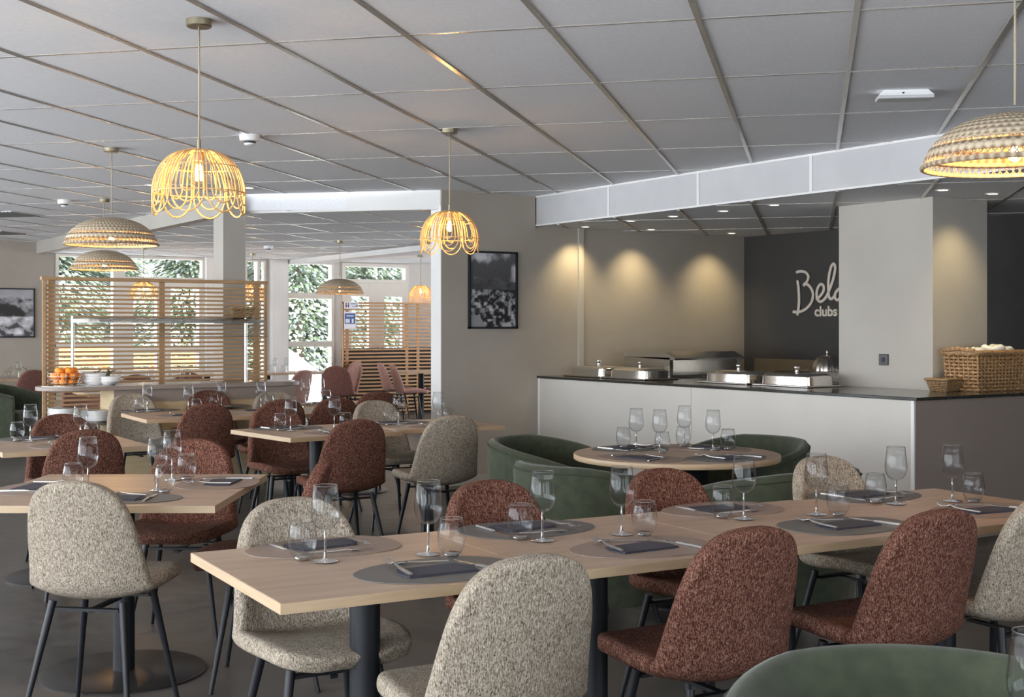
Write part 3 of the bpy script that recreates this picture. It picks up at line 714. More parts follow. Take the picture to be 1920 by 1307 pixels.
def make_armchair():
    t = thing('green_armchair', 'x', 'armchair')
    N = 40; path = []
    for k in range(N+1):
        u = -1+2*k/N                                # round the tub from arm tip to arm tip
        a = u*radians(148); 
        R = .345; x = R*sin(a); y = -R*cos(a)
        if abs(a) > pi/2: y = (abs(a)-pi/2)*.30; x = math.copysign(R-.012*(abs(a)-pi/2)*3, a)
        h = .775-.13*max(0, (abs(u)-.25)/.75)**1.2
        path.append((x, y, h, u))
    def ring(off, zf, shrink=0):
        out = []
        for i, (x, y, h, u) in enumerate(path):
            p0 = path[max(i-1, 0)]; p1 = path[min(i+1, N)]; tx, ty = p1[0]-p0[0], p1[1]-p0[1]; L = math.hypot(tx, ty) or 1
            nx, ny = ty/L, -tx/L
            out.append((x+nx*off, y+ny*off+shrink, zf(h, u)))
        return out
    prof = [(-.035, lambda h, u: .40), (-.033, lambda h, u: h-.06), (-.02, lambda h, u: h-.012), (0, lambda h, u: h), (.022, lambda h, u: h-.008), (.035, lambda h, u: h-.035), (.03, lambda h, u: .45), (.005, lambda h, u: .2), (-.02, lambda h, u: .13)]
    v = []; f = []; m = len(prof)
    for off, zf in prof: v += ring(off, zf)
    for j in range(m):
        j2 = (j+1) % m
        for i in range(N): f.append((j*(N+1)+i, j2*(N+1)+i, j2*(N+1)+i+1, j*(N+1)+i+1))
    f.append(tuple(j*(N+1) for j in range(m-1, -1, -1))); f.append(tuple(j*(N+1)+N for j in range(m)))
    MB().add(v, f).build('tub_back', M['green'], t, smooth=True, angle=60)
    MB().tube(ring(.034, lambda h, u: h-.03), .0055, 6).build('piping', M['piping'], t, smooth=True)
    pts = [(x*.88, y*.88) for x, y, h, u in path]
    sm = MB().prism([(p[0], p[1]) for p in pts]+[(.26, .34), (-.26, .34)], .30, .46); sm.build('seat_cushion', M['green'], t, bevel=.03, smooth=True)
    MB().prism([(x*.9, y*.9) for x, y, h, u in path]+[(.26, .30), (-.26, .30)], .14, .30).build('seat_base', M['green'], t)
    for sx in (-1, 1):
        for sy in (-1, 1): MB().cone((0, 0, 0), (sx*.03, sy*.03, -.145), .016, .011, 12).build('leg', M['black'], t, smooth=True, angle=50, loc=(sx*.2, sy*.19, .146))
    return t
PROTO = {}
USED = set()
def place(kind, xc, yc, phi, label, group=None, cat='chair'):
    if kind not in PROTO:
        PROTO[kind] = make_armchair() if kind == 'green' else make_chair(kind)
    o = PROTO[kind]
    if kind in USED: o = copy_tree(o)
    USED.add(kind)
    o.location = cw(xc, yc); o.rotation_euler = (0, 0, rz(phi)); o['label'] = label
    if group: o['group'] = group
    elif 'group' in o: del o['group']
    return o
def chair(kind, px, ytop, phi, label, group=None, H=.878, d=None):
    d = d or (HC-H)*F/(ytop-HY)                     # the top of the backrest stands 0.25 m behind the chair's middle
    xc = (px-PX0)/F*d; a = radians(phi)
    return place(kind, xc+.25*sin(a), d+.25*cos(a), phi, label, group)

# ---- front dining chairs
chair('beige', 130, 903, 9, 'beige boucle chair with its back to us at the left front table')
chair('beige', 1010, 1043, -30, 'beige boucle chair in the foreground, near side of the long table')
chair('rust', 1424, 990, -30, 'rust chair on the near side of the long table, left of its rust twin')
chair('rust', 1778, 957, -30, 'rust chair on the near side of the long table, nearest the right edge')
chair('beige', 1992, 925, -30, 'beige boucle chair cut off by the right edge, beyond the rust chairs')
chair('beige', 543, 931, 150, 'beige boucle chair facing us at the left end of the long table')
chair('rust', 910, 899, 150, 'rust chair on the far side of the long table between two wine glasses, left one')
chair('rust', 1232, 877, 150, 'rust chair on the far side of the long table in front of the round table')
chair('beige', 1532, 854, 150, 'beige boucle chair on the far side of the long table before the bar')
chair('rust', 368, 822, 180, 'rust chair facing us behind the left front table')
place('rust', -.98, 5.08, -94, 'rust chair seen edge-on at the right end of the left front table')
place('rust', -2.40, 5.1, 90, 'rust chair peeping in at the left edge beside the left front table')
# ---- second row
chair('rust', 165, 806, -30, 'rust chair with its back to us at the far-left table, behind a wine glass')
chair('rust', 113, 776, 150, 'rust chair on the far side of the far-left table')
chair('beige', 245, 737, 150, 'beige chair facing us at the left end of the second-row table')
chair('rust', 392, 757, -30, 'rust chair with its back to us in the middle, near side of second-row table')
chair('rust', 388, 732, 150, 'rust chair on the far side of the second-row table, mostly hidden')
chair('rust', 512, 763, 150, 'rust chair facing us at the left end of the centre table', d=8.64)
chair('rust', 532, 749, -30, 'rust chair just behind the one at the centre table left end')
chair('rust', 634, 743, -30, 'rust chair between the two wine glasses behind the centre table', d=9.55)
chair('beige', 510, 729, 150, 'beige chair behind the second-row table, under the buffet end', d=10.55)
chair('rust', 712, 731, -30, 'rust chair peeking over the beige chair, left of the opening post', d=10.45)
chair('beige', 700, 754, 150, 'beige chair on the far side of the centre table', d=9.22)
chair('rust', 676, 787, -32, 'rust chair with its back to us at the middle of the centre table')
chair('beige', 853, 779, -30, 'beige chair with its back to us at the right end of the centre table')
# ---- green armchairs
def arm(xc, yc, phi, label): return place('green', xc, yc, phi, label)
g0 = arm(.735, 2.2, 186, 'green velour armchair cropped by the bottom right corner')
RT = (.858, 6.63)
arm(.24, 7.22, 118, 'green velour armchair at the far left of the round table')
arm(.385, 6.08, 50, 'green velour armchair with its back to us at the left of the round table')
arm(1.30, 7.2, -130, 'green velour armchair at the far right of the round table by the bar')
arm(1.22, 5.86, -35, 'green velour armchair at the near right of the round table behind the beige chair')
arm(-5.75, 14.3, 96, 'green velour armchair at the left edge beside the slatted screen')
# ---- behind the screen and far room
FARC = []
def far_chair(kind, px, ytop, phi, label, group=None, d=None): return chair(kind, px, ytop, phi, label, group, .875, d)
far_chair('beige', 32, 688, 180, 'beige chair at the small table by the left wall', d=17.3)
far_chair('rust_far', 66, 692, -50, 'dark rust chair beside the small table by the left wall', d=15.75)
far_chair('rust_far', 629, 687, 4, 'dark rust chair with its back to us in front of the far slatted screen')
far_chair('pink', 674, 681, -122, 'dusty pink chair turned towards the window table', d=17.75)
far_chair('pink', 672, 678, -70, 'dusty pink chair just behind the one turned to the window table', d=19.95)
far_chair('pink', 709, 677, 72, 'dusty pink chair, left one of the pair before the far slatted screen', d=18.9)
far_chair('pink', 732, 680, 74, 'dusty pink chair, right one of the pair before the far slatted screen', d=18.0)
far_chair('pink', 868, 676, -80, 'dusty pink chair half hidden behind the picture wall end', d=19.0)
far_chair('pink', 574, 692, -62, 'dark rust chair seen side-on left of the far table', d=15.6)
far_chair('beige', 462, 698, 180, 'beige chair behind the end post of the buffet', d=15.2)
gs = 'rust chairs behind the slatted screen'
for px, d, phi, lb in ((232, 12.1, -30, 'dark rust chair behind the slats, back to us, left of the centre post'), (330, 12.6, -30, 'dark rust chair behind the slats, back to us, right of the centre post'), (150, 13.6, 150, 'dark rust chair behind the slats beside the guard post'),
    (255, 14.2, 150, 'dark rust chair behind the slats, far side, left of the centre post'), (352, 14.8, 150, 'dark rust chair behind the slats, far side, near the white column')):
    p = chair('rust_far', px, 0, phi, lb, None, .875, d)

# ================================================================= TABLES
TZ = .75
def column_base(t, r=.043, br=.31, x=0, y=0, zt=TZ-.032):
    MB().lathe([(r, .0), (r, zt)], 28).build('column', M['black'], t, smooth=True, loc=(x, y, .012))
    MB().lathe([(0, 0), (br, 0), (br, .006), (br-.012, .012), (0, .014)], 48).build('base_plate', M['black_base'], t, smooth=True, angle=30, loc=(x, y, 0))
    MB().box(-.2, .2, -.03, .03, 0, .006).build('top_bracket', M['black'], t, loc=(x, y, zt+.004))
def table(cx, cy, sx, sy, phi, label, dz=0, base=True, br=.31):
    """centre in the eye's frame; phi = heading of the +Y side"""
    t = thing('dining_table', label, 'table', cw(cx, cy), rz(phi))
    MB().box(-sx/2, sx/2, -sy/2, sy/2, TZ-.028+dz, TZ+dz).build('tabletop', M['oak'], t, bevel=.0012)
    e = .0015
    mb = MB(); mb.box(-sx/2-e, sx/2+e, -sy/2-e, -sy/2+.001, TZ-.027+dz, TZ-.001+dz); mb.box(-sx/2-e, sx/2+e, sy/2-.001, sy/2+e, TZ-.027+dz, TZ-.001+dz)
    mb.box(-sx/2-e, -sx/2+.001, -sy/2+.002, sy/2-.002, TZ-.027+dz, TZ-.001+dz); mb.box(sx/2-.001, sx/2+e, -sy/2+.002, sy/2-.002, TZ-.027+dz, TZ-.001+dz); mb.build('edge_band', M['oak_edge'], t)
    if base: column_base(t, br=br, zt=TZ-.032-.012+dz)
    return t
# long table: four square units in a row
NL = Vector((-.552, 3.026)); e1 = Vector(E1); e2 = Vector(E2)
U = .766; D = .785
lbl = ['left end oak table of the long row, with the near corner', 'second oak table from the left in the long row', 'third oak table from the left in the long row', 'right end oak table of the long row, past the pale seam']
for i in range(4):
    c = NL+e1*(U*(i+.5))-e2*(D/2)
    if i == 3: c = c+e1*.012
    table(c.x, c.y, U-.0035, D, -29.5, lbl[i], dz=-.004 if i == 3 else 0)
table(-1.585, 5.185, .975, 1.0, 0, 'oak table at the left front with a round black foot', br=.33)
table(-2.545, 7.19, .78, .78, -32, 'small oak table at the far left edge')
c = Vector((-2.60, 9.02))+Vector(E1)*.4-Vector(E2)*.39; table(c.x, c.y, .797, .78, -30, 'left oak table of the second row, with the pointed corner')
c = Vector((-2.60, 9.02))+Vector(E1)*1.2-Vector(E2)*.39; table(c.x, c.y, .797, .78, -30, 'right oak table of the second row, behind the rust chairs')
table(-1.25, 8.09, .79, .79, -38.5, 'left oak table of the centre pair, with the pointed corner')
c = Vector((-.738, 8.13))+Vector((.884, .467))*.39-Vector((.467, -.884))*.39; table(c.x, c.y, .78, .78, -28, 'right oak table of the centre pair')
table(-1.366, 10.92, .7, .7, -33, 'small oak table behind the centre, under two wine glasses')
# round table
rt = thing('round_table', 'round oak table on a thick black pedestal before the bar', 'table', cw(*RT), rz(0))
MB().lathe([(0, TZ-.03), (.532, TZ-.03), (.535, TZ-.028), (.535, TZ-.002), (.533, TZ), (0, TZ)], 96).build('tabletop', M['oak'], rt, smooth=True, angle=30)
MB().lathe([(.5352, TZ-.028), (.536, TZ-.027), (.536, TZ-.003), (.5352, TZ-.002)], 96).build('edge_band', M['oak_edge'], rt, smooth=True)
MB().lathe([(.165, 0), (.165, TZ-.045)], 40).build('pedestal', M['black'], rt, smooth=True, loc=(0, 0, .013))
MB().lathe([(0, 0), (.33, 0), (.33, .008), (.32, .014), (0, .016)], 56).build('base_plate', M['black_base'], rt, smooth=True, angle=30)
# far tables
table(-6.72, 16.25, .78, .78, -33, 'small oak table against the left wall')
for i, (cx_, cy_) in enumerate(((-3.95, 13.0), (-3.15, 13.45))):
    table(cx_, cy_, .9, .8, -30, ['left table behind the slatted screen', 'right table behind the slatted screen'][i])
for i, px in enumerate((448, 520, 592)):
    d = 17.9; table(-4.3+.9*i*.839, d+.9*i*.545, .86, .74, -33, ['left table of the row by the window', 'middle table of the row by the window', 'right table of the row by the window'][i], base=True)
table((790-PX0)/F*19.2, 19.15, .85, .7, -33, 'bare oak table in front of the far slatted screen')
# table outside the right edge that carries the glass in the corner
nt = table(1.12, 1.5, .8, .8, -4, 'oak table just below the bottom right corner')

# ================================================================= TABLEWARE
def profile_wine():
    o = [(.012, .088), (.026, .097), (.0365, .112), (.0405, .128), (.0405, .145), (.037, .172), (.0325, .214)]
    return o
def make_wine():
    t = thing('wine_glass', 'x', 'wine glass')
    out = [(.0035, .086), (.014, .089), (.026, .097), (.035, .109), (.0405, .125), (.0415, .142), (.0385, .17), (.0335, .212)]
    inn = [(r-.0012, z) for r, z in out[2:]][::-1]
    rim = [(.0331, .2128)]
    MB().lathe(out+rim+inn+[(.012, .0925), (0.0, .091)], 40).build('bowl', M['thin_glass'], t, smooth=True)
    MB().tube([(.0331*cos(2*pi*k/40), .0331*sin(2*pi*k/40), .2128) for k in range(40)], .0009, 6, True).build('rim', M['solid_glass'], t, smooth=True)
    MB().lathe([(0, .0902), (.0032, .088), (.0034, .06), (.0032, .03), (.004, .012), (.008, .006), (.02, .0032), (.033, .0018), (.0355, .0008), (.0345, 0), (0, 0)], 32).build('stem', M['solid_glass'], t, smooth=True, angle=60)
    return t
def make_tumbler():
    t = thing('tumbler', 'x', 'tumbler')
    out = [(.021, .003), (.029, .009), (.037, .028), (.041, .05), (.0405, .07), (.036, .095), (.0325, .108)]
    MB().lathe(out+[(.0319, .1085)]+[(r-.0014, z) for r, z in out[1:]][::-1]+[(.022, .0115), (0, .011)], 40).build('bowl', M['thin_glass'], t, smooth=True)
    MB().tube([(.0322*cos(2*pi*k/40), .0322*sin(2*pi*k/40), .1085) for k in range(40)], .001, 6, True).build('rim', M['solid_glass'], t, smooth=True)
    MB().lathe([(0, .0108), (.019, .0105), (.0225, .006), (.021, .001), (.019, 0), (0, .0015)], 32).build('base', M['solid_glass'], t, smooth=True, angle=60)
    return t
def strip(mb, P):                                    # P: (y, halfwidth, z, thickness)
    v = []; f = []
    for y, w, z, th in P: v += [(-w, y, z), (w, y, z), (w, y, z+th), (-w, y, z+th)]
    for i in range(len(P)-1):
        for k in range(4): f.append((i*4+k, i*4+(k+1) % 4, (i+1)*4+(k+1) % 4, (i+1)*4+k))
    n = len(P)-1; f += [(3, 2, 1, 0), (n*4, n*4+1, n*4+2, n*4+3)]
    return mb.add(v, f)
def make_fork():
    t = thing('fork', 'x', 'fork')
    strip(MB(), [(-.10, .0042, .001, .004), (-.02, .004, .001, .004), (.02, .0032, .005, .003), (.035, .0036, .010, .002)]).build('handle', M['cutlery_dull'], t)
    mb = MB(); strip(mb, [(.035, .0036, .010, .002), (.045, .009, .006, .0018), (.058, .0115, .003, .0018), (.066, .0118, .0025, .0018)])
    for k in range(4):
        x = -.0098+k*.00653
        mb.box(x-.0014, x+.0014, .066, .098, .0025, .0043); mb.v[-8:] = [(a, b, c+max(0, (b-.066))*.22) for a, b, c in mb.v[-8:]]
    mb.build('tines', M['cutlery'], t)
    return t
def make_knife():
    t = thing('knife', 'x', 'knife')
    strip(MB(), [(-.115, .005, .001, .006), (-.02, .0045, .001, .006), (.0, .004, .001, .004)]).build('handle', M['cutlery_dull'], t)
    strip(MB(), [(.0, .004, .001, .0025), (.02, .0075, .001, .002), (.08, .0085, .001, .0016), (.105, .004, .001, .001)]).build('blade', M['cutlery'], t)
    return t
def make_spoon():
    t = thing('spoon', 'x', 'spoon')
    strip(MB(), [(-.085, .0038, .001, .0035), (-.01, .0034, .002, .003), (.022, .003, .006, .002), (.032, .003, .007, .002)]).build('handle', M['cutlery_dull'], t)
    v = []; f = []
    for j in range(4):
        r = j/3
        for k in range(18):
            a = 2*pi*k/18; v.append((.0135*r*cos(a), .052+.021*r*sin(a), .0015+.0055*r*r))
    for j in range(3):
        for k in range(18): f.append((j*18+k, j*18+(k+1) % 18, (j+1)*18+(k+1) % 18, (j+1)*18+k))
    MB().add(v, f).build('bowl', M['cutlery'], t, smooth=True, solid=.001)
    return t
def egg(a, b, n=56, k=.16):
    out = []
    for i in range(n):
        t = 2*pi*i/n; c, s = cos(t), sin(t); e = .86
        x = a*math.copysign(abs(c)**e, c); y = b*math.copysign(abs(s)**e, s)*(1-k*c)
        out.append((x, y))
    return out
def make_mat(m):
    t = MB().prism(egg(.235, .165), 0, .0022).build('placemat', M[m])
    return tag(t, 'x', 'placemat')
def make_napkin():
    mb = MB(); mb.prism([(-.112, -.056), (.092, -.066), (.112, .0), (.085, .062), (-.092, .058), (-.116, .01)], 0, .003); mb.prism([(-.11, -.054), (.09, -.063), (.08, .052), (-.09, .05)], .003, .0055)
    return tag(mb.build('folded_napkin', M['napkin']), 'x', 'napkin')
PT = {'wine': make_wine(), 'tumbler': make_tumbler(), 'fork': make_fork(), 'knife': make_knife(), 'spoon': make_spoon(), 'mat_grey': make_mat('mat_grey'), 'mat_taupe': make_mat('mat_taupe'), 'napkin': make_napkin()}
PU = set()
def ware(kind, p, rot, label, group=None):
    o = PT[kind]
    if kind in PU: o = copy_tree(o)
    PU.add(kind); o.location = p; o.rotation_euler = (0, 0, rot); o['label'] = label
    if group: o['group'] = group
    elif 'group' in o: del o['group']
    return o
RR = random.Random(3)
def setting(xc, yc, phi, matk, where, items='wtfksn', dz=0, jit=1, dw=(0, 0), dt=(0, 0), wp=None, tp=None):
    R_ = Matrix.Rotation(rz(phi), 3, 'Z'); o = cw(xc, yc, TZ+dz); col = 'taupe' if 'taupe' in matk else 'dark grey'
    def at(x, y, z): return o+R_ @ Vector((x, y, z))
    j = lambda s: RR.uniform(-s, s)*jit
    ware(matk, at(0, 0, .0005), rz(phi)+(pi if RR.random() < .5 else 0)+j(.03), f'{col} rounded placemat {where}')
    if 'n' in items: ware('napkin', at(-.005+j(.01), -.015+j(.01), .003), rz(phi)+j(.15), f'folded dark napkin {where}')
    if 'w' in items: ware('wine', W(*wp, TZ)+Vector((0, 0, .003)) if wp else at(.079+dw[0], .223+dw[1], .0028), j(1), f'empty wine glass {where}')
    if 't' in items: ware('tumbler', W(*tp, TZ)+Vector((0, 0, .003)) if tp else at(.125+dt[0], .165+dt[1], .0028), j(1), f'empty stemless tumbler {where}')
    if 'f' in items: ware('fork', at(-.108+j(.01), .03, .0102), rz(phi)+radians(-3)+j(.1), f'steel fork left of the napkin {where}')
    if 'k' in items: ware('knife', at(.122+j(.008), .0, .0028), rz(phi)+radians(4)+j(.08), f'steel knife right of the napkin {where}')
    if 's' in items: ware('spoon', at(-.005+j(.01), .105, .0028), rz(phi)+radians(78)+j(.1), f'steel dessert spoon above the napkin {where}')
def from_wine(px, py, phi, matk, where, items='wtfksn', dz=0, d=None, **k):
    """setting whose wine glass foot stands at this photo point"""
    if d is None: p = (HC-TZ)*F/(py-HY)
    else: p = d
    x = (px-PX0)/F*p; a = radians(phi); up = (sin(a), cos(a)); rt_ = (cos(a), -sin(a))
    setting(x-rt_[0]*.079-up[0]*.223, p-rt_[1]*.079-up[1]*.223, phi, matk, where, items, dz, **k)
NEAR, FAR_ = -29.5, 150.5
from_wine(803, 1041, NEAR, 'mat_grey', 'at the near left place of the long table')
from_wine(1166, 1003, NEAR, 'mat_taupe', 'at the near middle place of the long table')
from_wine(1531, 966, NEAR, 'mat_grey', 'at the third near place of the long table')
from_wine(1786, 939, NEAR, 'mat_taupe', 'at the near place of the right end table', dz=-.004)
from_wine(610, 1054, FAR_, 'mat_taupe', 'at the far left place of the long table')
from_wine(1017, 1015, FAR_, 'mat_grey', 'at the second far place of the long table')
from_wine(1395, 974, FAR_, 'mat_taupe', 'at the third far place of the long table')
from_wine(1680, 944, FAR_, 'mat_grey', 'at the far place of the right end table', dz=-.004)
from_wine(295, 921, 0, 'mat_grey', 'before the beige chair on the left front table')
from_wine(323, 901, -90, 'mat_taupe', 'at the right side of the left front table', dt=(-.03, 0))
from_wine(165, 920, 90, 'mat_taupe', 'at the left side of the left front table', dt=(-.04, .0))
from_wine(57, 829, 149, 'mat_grey', 'at the far side of the far-left table', dt=(.01, -.03))
from_wine(151, 826, -30, 'mat_taupe', 'at the near side of the far-left table', d=7.3)
from_wine(276, 773.5, 150, 'mat_grey', 'at the left end of the second-row table', 'wtksn')
from_wine(353, 775, -30, 'mat_taupe', 'at the near left of the second-row table', 'wtfn')
from_wine(415, 765, 150, 'mat_grey', 'at the far right of the second-row table', 'wtks')
from_wine(489, 766, -30, 'mat_taupe', 'at the near right of the second-row table', 'wtn')
from_wine(545, 808.5, 145, 'mat_grey', 'at the far left of the centre table')
from_wine(627, 806, -38, 'mat_taupe', 'at the near left of the centre table')
from_wine(747, 798, 150, 'mat_grey', 'at the far right of the centre table')
from_wine(822, 795, -30, 'mat_taupe', 'at the near right of the centre table')
setting(-1.615, 10.97, 147, 'mat_grey', 'at the far side of the small table behind the centre', 'wtn', wp=(573, 757.5), tp=(580.5, 759))
setting(-1.142, 10.85, -33, 'mat_taupe', 'at the near side of the small table behind the centre', 'wtn', wp=(600, 757), tp=(612, 756))
for phi, mk, wh, wp, tp in ((-42, 'mat_grey', 'at the near right of the round table', (1337, 845), (1365, 844)), (40, 'mat_taupe', 'at the near left of the round table', (1237, 844), (1242, 850)),
    (138, 'mat_grey', 'at the far left of the round table', (1193, 841), (1169, 840)), (-140, 'mat_taupe', 'at the far right of the round table', (1283, 833), (1281, 838))):
    a = radians(phi); setting(RT[0]-sin(a)*.34, RT[1]-cos(a)*.34, phi, mk, wh, wp=wp, tp=tp)
# loose glasses further away
def loose(kind, px, d, label, group=None, z=TZ): p = WD(px, d, z+.001); return ware(kind, p, 0, label, group)
loose('wine', 35, 16.3, 'wine glass on the small table by the left wall'); loose('tumbler', 19, 16.1, 'tumbler on the small table by the left wall')
gw = 'wine glasses on the window tables'; gt = 'tumblers on the window tables'
def dline(px): k = (px-PX0)/F; s = (4.3+k*17.9)/(.839-k*.545); return 17.9+.545*s
for i, px in enumerate((516, 537, 556, 577, 597, 619, 440, 462)): loose('wine', px, dline(px)+(.1 if i % 2 else -.12), 'empty wine glass on the row of tables by the window', gw)
for i, px in enumerate((508, 530, 564, 586, 603, 452)): loose('tumbler', px, dline(px)-(.16 if i % 2 else -.16), 'empty tumbler on the row of tables by the window', gt)
gw = 'wine glasses behind the slatted screen'; gt = 'tumblers behind the slatted screen'
for px, d in ((196, 12.9), (212, 13.2), (222, 12.8), (268, 13.5), (283, 13.3), (318, 13.2), (332, 13.6), (350, 13.4)): loose('wine', px, d, 'empty wine glass seen through the slats of the screen', gw)
for px, d in ((204, 12.95), (232, 13.1), (275, 13.2), (325, 13.4), (342, 13.5)): loose('tumbler', px, d, 'empty tumbler seen through the slats of the screen', gt)
loose('wine', 1943, 1.86, 'wine glass cropped by the right edge in the bottom corner')

# ================================================================= SLATTED SCREENS
def screen(name, label, p0, L, H, pitch, sh, mt, posts, mid=None, dark_below=None):
    t = thing(name, label, 'screen', (p0.x, p0.y, 0))
    mb = MB(); mb2 = MB(); k = 0; z = .05
    while z < H-.06:
        (mb2 if (dark_below and z < dark_below) else mb).box(0, L, -.012, .012, z, z+sh); z += pitch
    mb.build('slats', M[mt], t)
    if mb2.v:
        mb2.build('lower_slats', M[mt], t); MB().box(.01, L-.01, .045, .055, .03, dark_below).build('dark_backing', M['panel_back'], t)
    MB().box(-.02, L+.02, -.03, .03, H-.03, H).build('top_rail', M[mt], t, bevel=.003)
    for u in posts: MB().box(u*L-.025, u*L+.025, .012, .04, .0, H-.03).build('post', M[mt], t)
    for u in (0, 1):
        MB().box(u*L-.012, u*L+.012, -.035, -.0125, .0, H-.03).build('end_post', M[mt], t)
    return t
s0 = WY(81, 10.93); s1 = WY(496, 10.93); H1 = zat(518.5, depth(s0))
screen('slatted_screen', 'pale timber slatted screen behind the buffet', s0, s1.x-s0.x, H1, (8.35*10.5/F), .0165, 'slat', (.035, .515, .965))
s0 = WY(642, 18.2); s1 = 11.6
H2 = zat(566, depth(s0))
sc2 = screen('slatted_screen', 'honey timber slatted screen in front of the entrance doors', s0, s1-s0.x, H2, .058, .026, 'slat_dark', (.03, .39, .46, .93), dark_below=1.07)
d2 = depth(WY(655, 18.15))
for (x0, x1, y0, y1, k) in ((645, 672, 566, 579, 0), (645, 667, 585, 617, 1)):
    a = WY(x0, 18.14); b = WY(x1, 18.14); zt, zb = zat(y0, d2), zat(y1, d2); w = b.x-a.x; h = zt-zb
    t = thing('notice', ['small white direction sign with figures on the far screen', 'white and blue notice pinned below the direction sign'][k], 'sign', (a.x, 18.14, zb))
    MB().box(0, w, -.004, 0, 0, h).build('sheet', M['sign_white'], t)
    mb = MB()
    if k == 0:
        for u in (.14, .3): mb.box(w*u-.012, w*u+.012, -.006, -.0045, h*.2, h*.62); mb.lathe([(0, 0), (.012, 0), (.012, .001)], 10, (w*u, -.005, h*.74)); mb.box(w*u-.01, w*u+.01, -.006, -.0045, h*.68, h*.84)
        mb.box(w*.45, w*.9, -.006, -.0045, h*.66, h*.76); mb.box(w*.55, w*.85, -.006, -.0045, h*.3, h*.38); mb.prism([(0, 0), (.03, .02), (0, .04)], .0045, .006, Matrix.Translation((w*.85, 0, h*.24)) @ Matrix.Rotation(pi/2, 4, 'X')); mb.build('pictogram', M['sign_dark'], t)
    else:
        MB().box(w*.05, w*.95, -.006, -.0045, h*.3, h*.92).build('blue_panel', M['sign_blue'], t)
        for u in (.2, .38, .72): mb.box(w*u-.016, w*u+.016, -.0075, -.0062, h*.36, h*.6)
        mb.box(w*.2, w*.8, -.0075, -.0062, h*.74, h*.8); mb.build('figures', M['sign_white'], t)

# ================================================================= BUFFET ISLAND
b0, b1 = Vector((-3.66, 9.72)), None
bt = thing('buffet_island', 'long buffet island with rounded dark top and glass sneeze guard', 'buffet', ((WY(67, 10.53).x+WY(556, 10.53).x)/2, 10.53, 0), 0); BZ = .935
def bl(px, d):                                   # photo column at a distance -> island coordinates
    p = bt.matrix_basis.inverted() @ WD(px, d); return p
Lh = (WY(556, 10.53).x-WY(67, 10.53).x)/2
poly = []
for k in range(25): a = pi/2+pi*k/24; poly.append((-Lh+.30+.30*cos(a), .27*sin(a)))
for k in range(25): a = -pi/2+pi*k/24; poly.append((Lh-.25+.25*cos(a), .27*sin(a)))
MB().prism(poly, BZ-.035, BZ).build('worktop', M['bar_brown'], bt, bevel=.006)
MB().prism([(x*.97, y*.9) for x, y in poly], BZ, BZ+.003).build('cold_plate', M['steel'], bt)
MB().box(-.55, Lh-.12, -.22, .22, .1, BZ-.036).build('cabinet', M['cabinet'], bt)
MB().box(-.56, Lh-.11, -.23, -.221, .80, BZ-.037).build('dark_apron', M['bar_brown'], bt)
MB().box(-.1, .18, -.229, -.222, .5, .58).build('drawer_slot', M['wicker_dark'], bt)
MB().box(-Lh+.05, -.57, -.2, .2, .62, .64).build('shelf', M['steel'], bt)
MB().box(-Lh+.25, -Lh+.27, -.15, .15, .0, .62).build('shelf_leg', M['cutlery_dull'], bt)
g0 = bl(162, 9.9); g1 = bl(505, 10.6); GZ = zat(597, 10.2)
GT = BZ+.003
for g in (g0, g1):
    MB().lathe([(.013, 0), (.013, GZ-GT+.02), (0, GZ-GT+.02)], 16).build('guard_post', M['steel'], bt, smooth=True, angle=40, loc=(g.x, 0, GT))
MB().box(g0.x-.02, g1.x+.12, -.13, .13, GZ, GZ+.008).build('glass_shelf', M['pane'], bt)
MB().box(g0.x-.02, g1.x+.1, -.016, .016, GZ-.035, GZ-.002).build('light_rail', M['steel'], bt)
mb = MB(); v = []; f = []
for i, x_ in enumerate((g0.x+.16, g1.x+.1)):
    for k in range(9): a = (pi/2)*k/8; v.append((x_, -.13-.14*sin(a), GZ-.15*(1-cos(a))))
for k in range(8): f.append((k, k+1, 10+k, 9+k))
MB().add(v, f).build('curved_glass', M['pane'], bt, smooth=True, solid=.005)
mb = MB(); mb.tube([(g0.x+.16, -.27, GZ-.15), (g1.x+.1, -.27, GZ-.15)], .003, 6); mb.tube([(g0.x+.0, 0, GZ+.004), (g1.x+.1, 0, GZ+.004)], .004, 6); mb.build('glass_edge', M['cutlery'], bt)
for u in (.3, .72): MB().box(-.12, .12, -.012, .012, -.004, 0).build('light_strip', M['strip'], bt, loc=(g0.x+(g1.x-g0.x)*u, 0, GZ-.0355))
BM = bt.matrix_basis
def on_buffet(x, y, z): return BM @ Vector((x, y, z))
p = on_buffet(g1.x-.03, .0, GZ+.0095)
t = thing('bread_basket', 'brown wicker basket on the glass shelf of the buffet', 'basket', p, rz(-20)); basket('b', .2, .15, .085, M['wicker_dark'], t, .75, 9, 7)
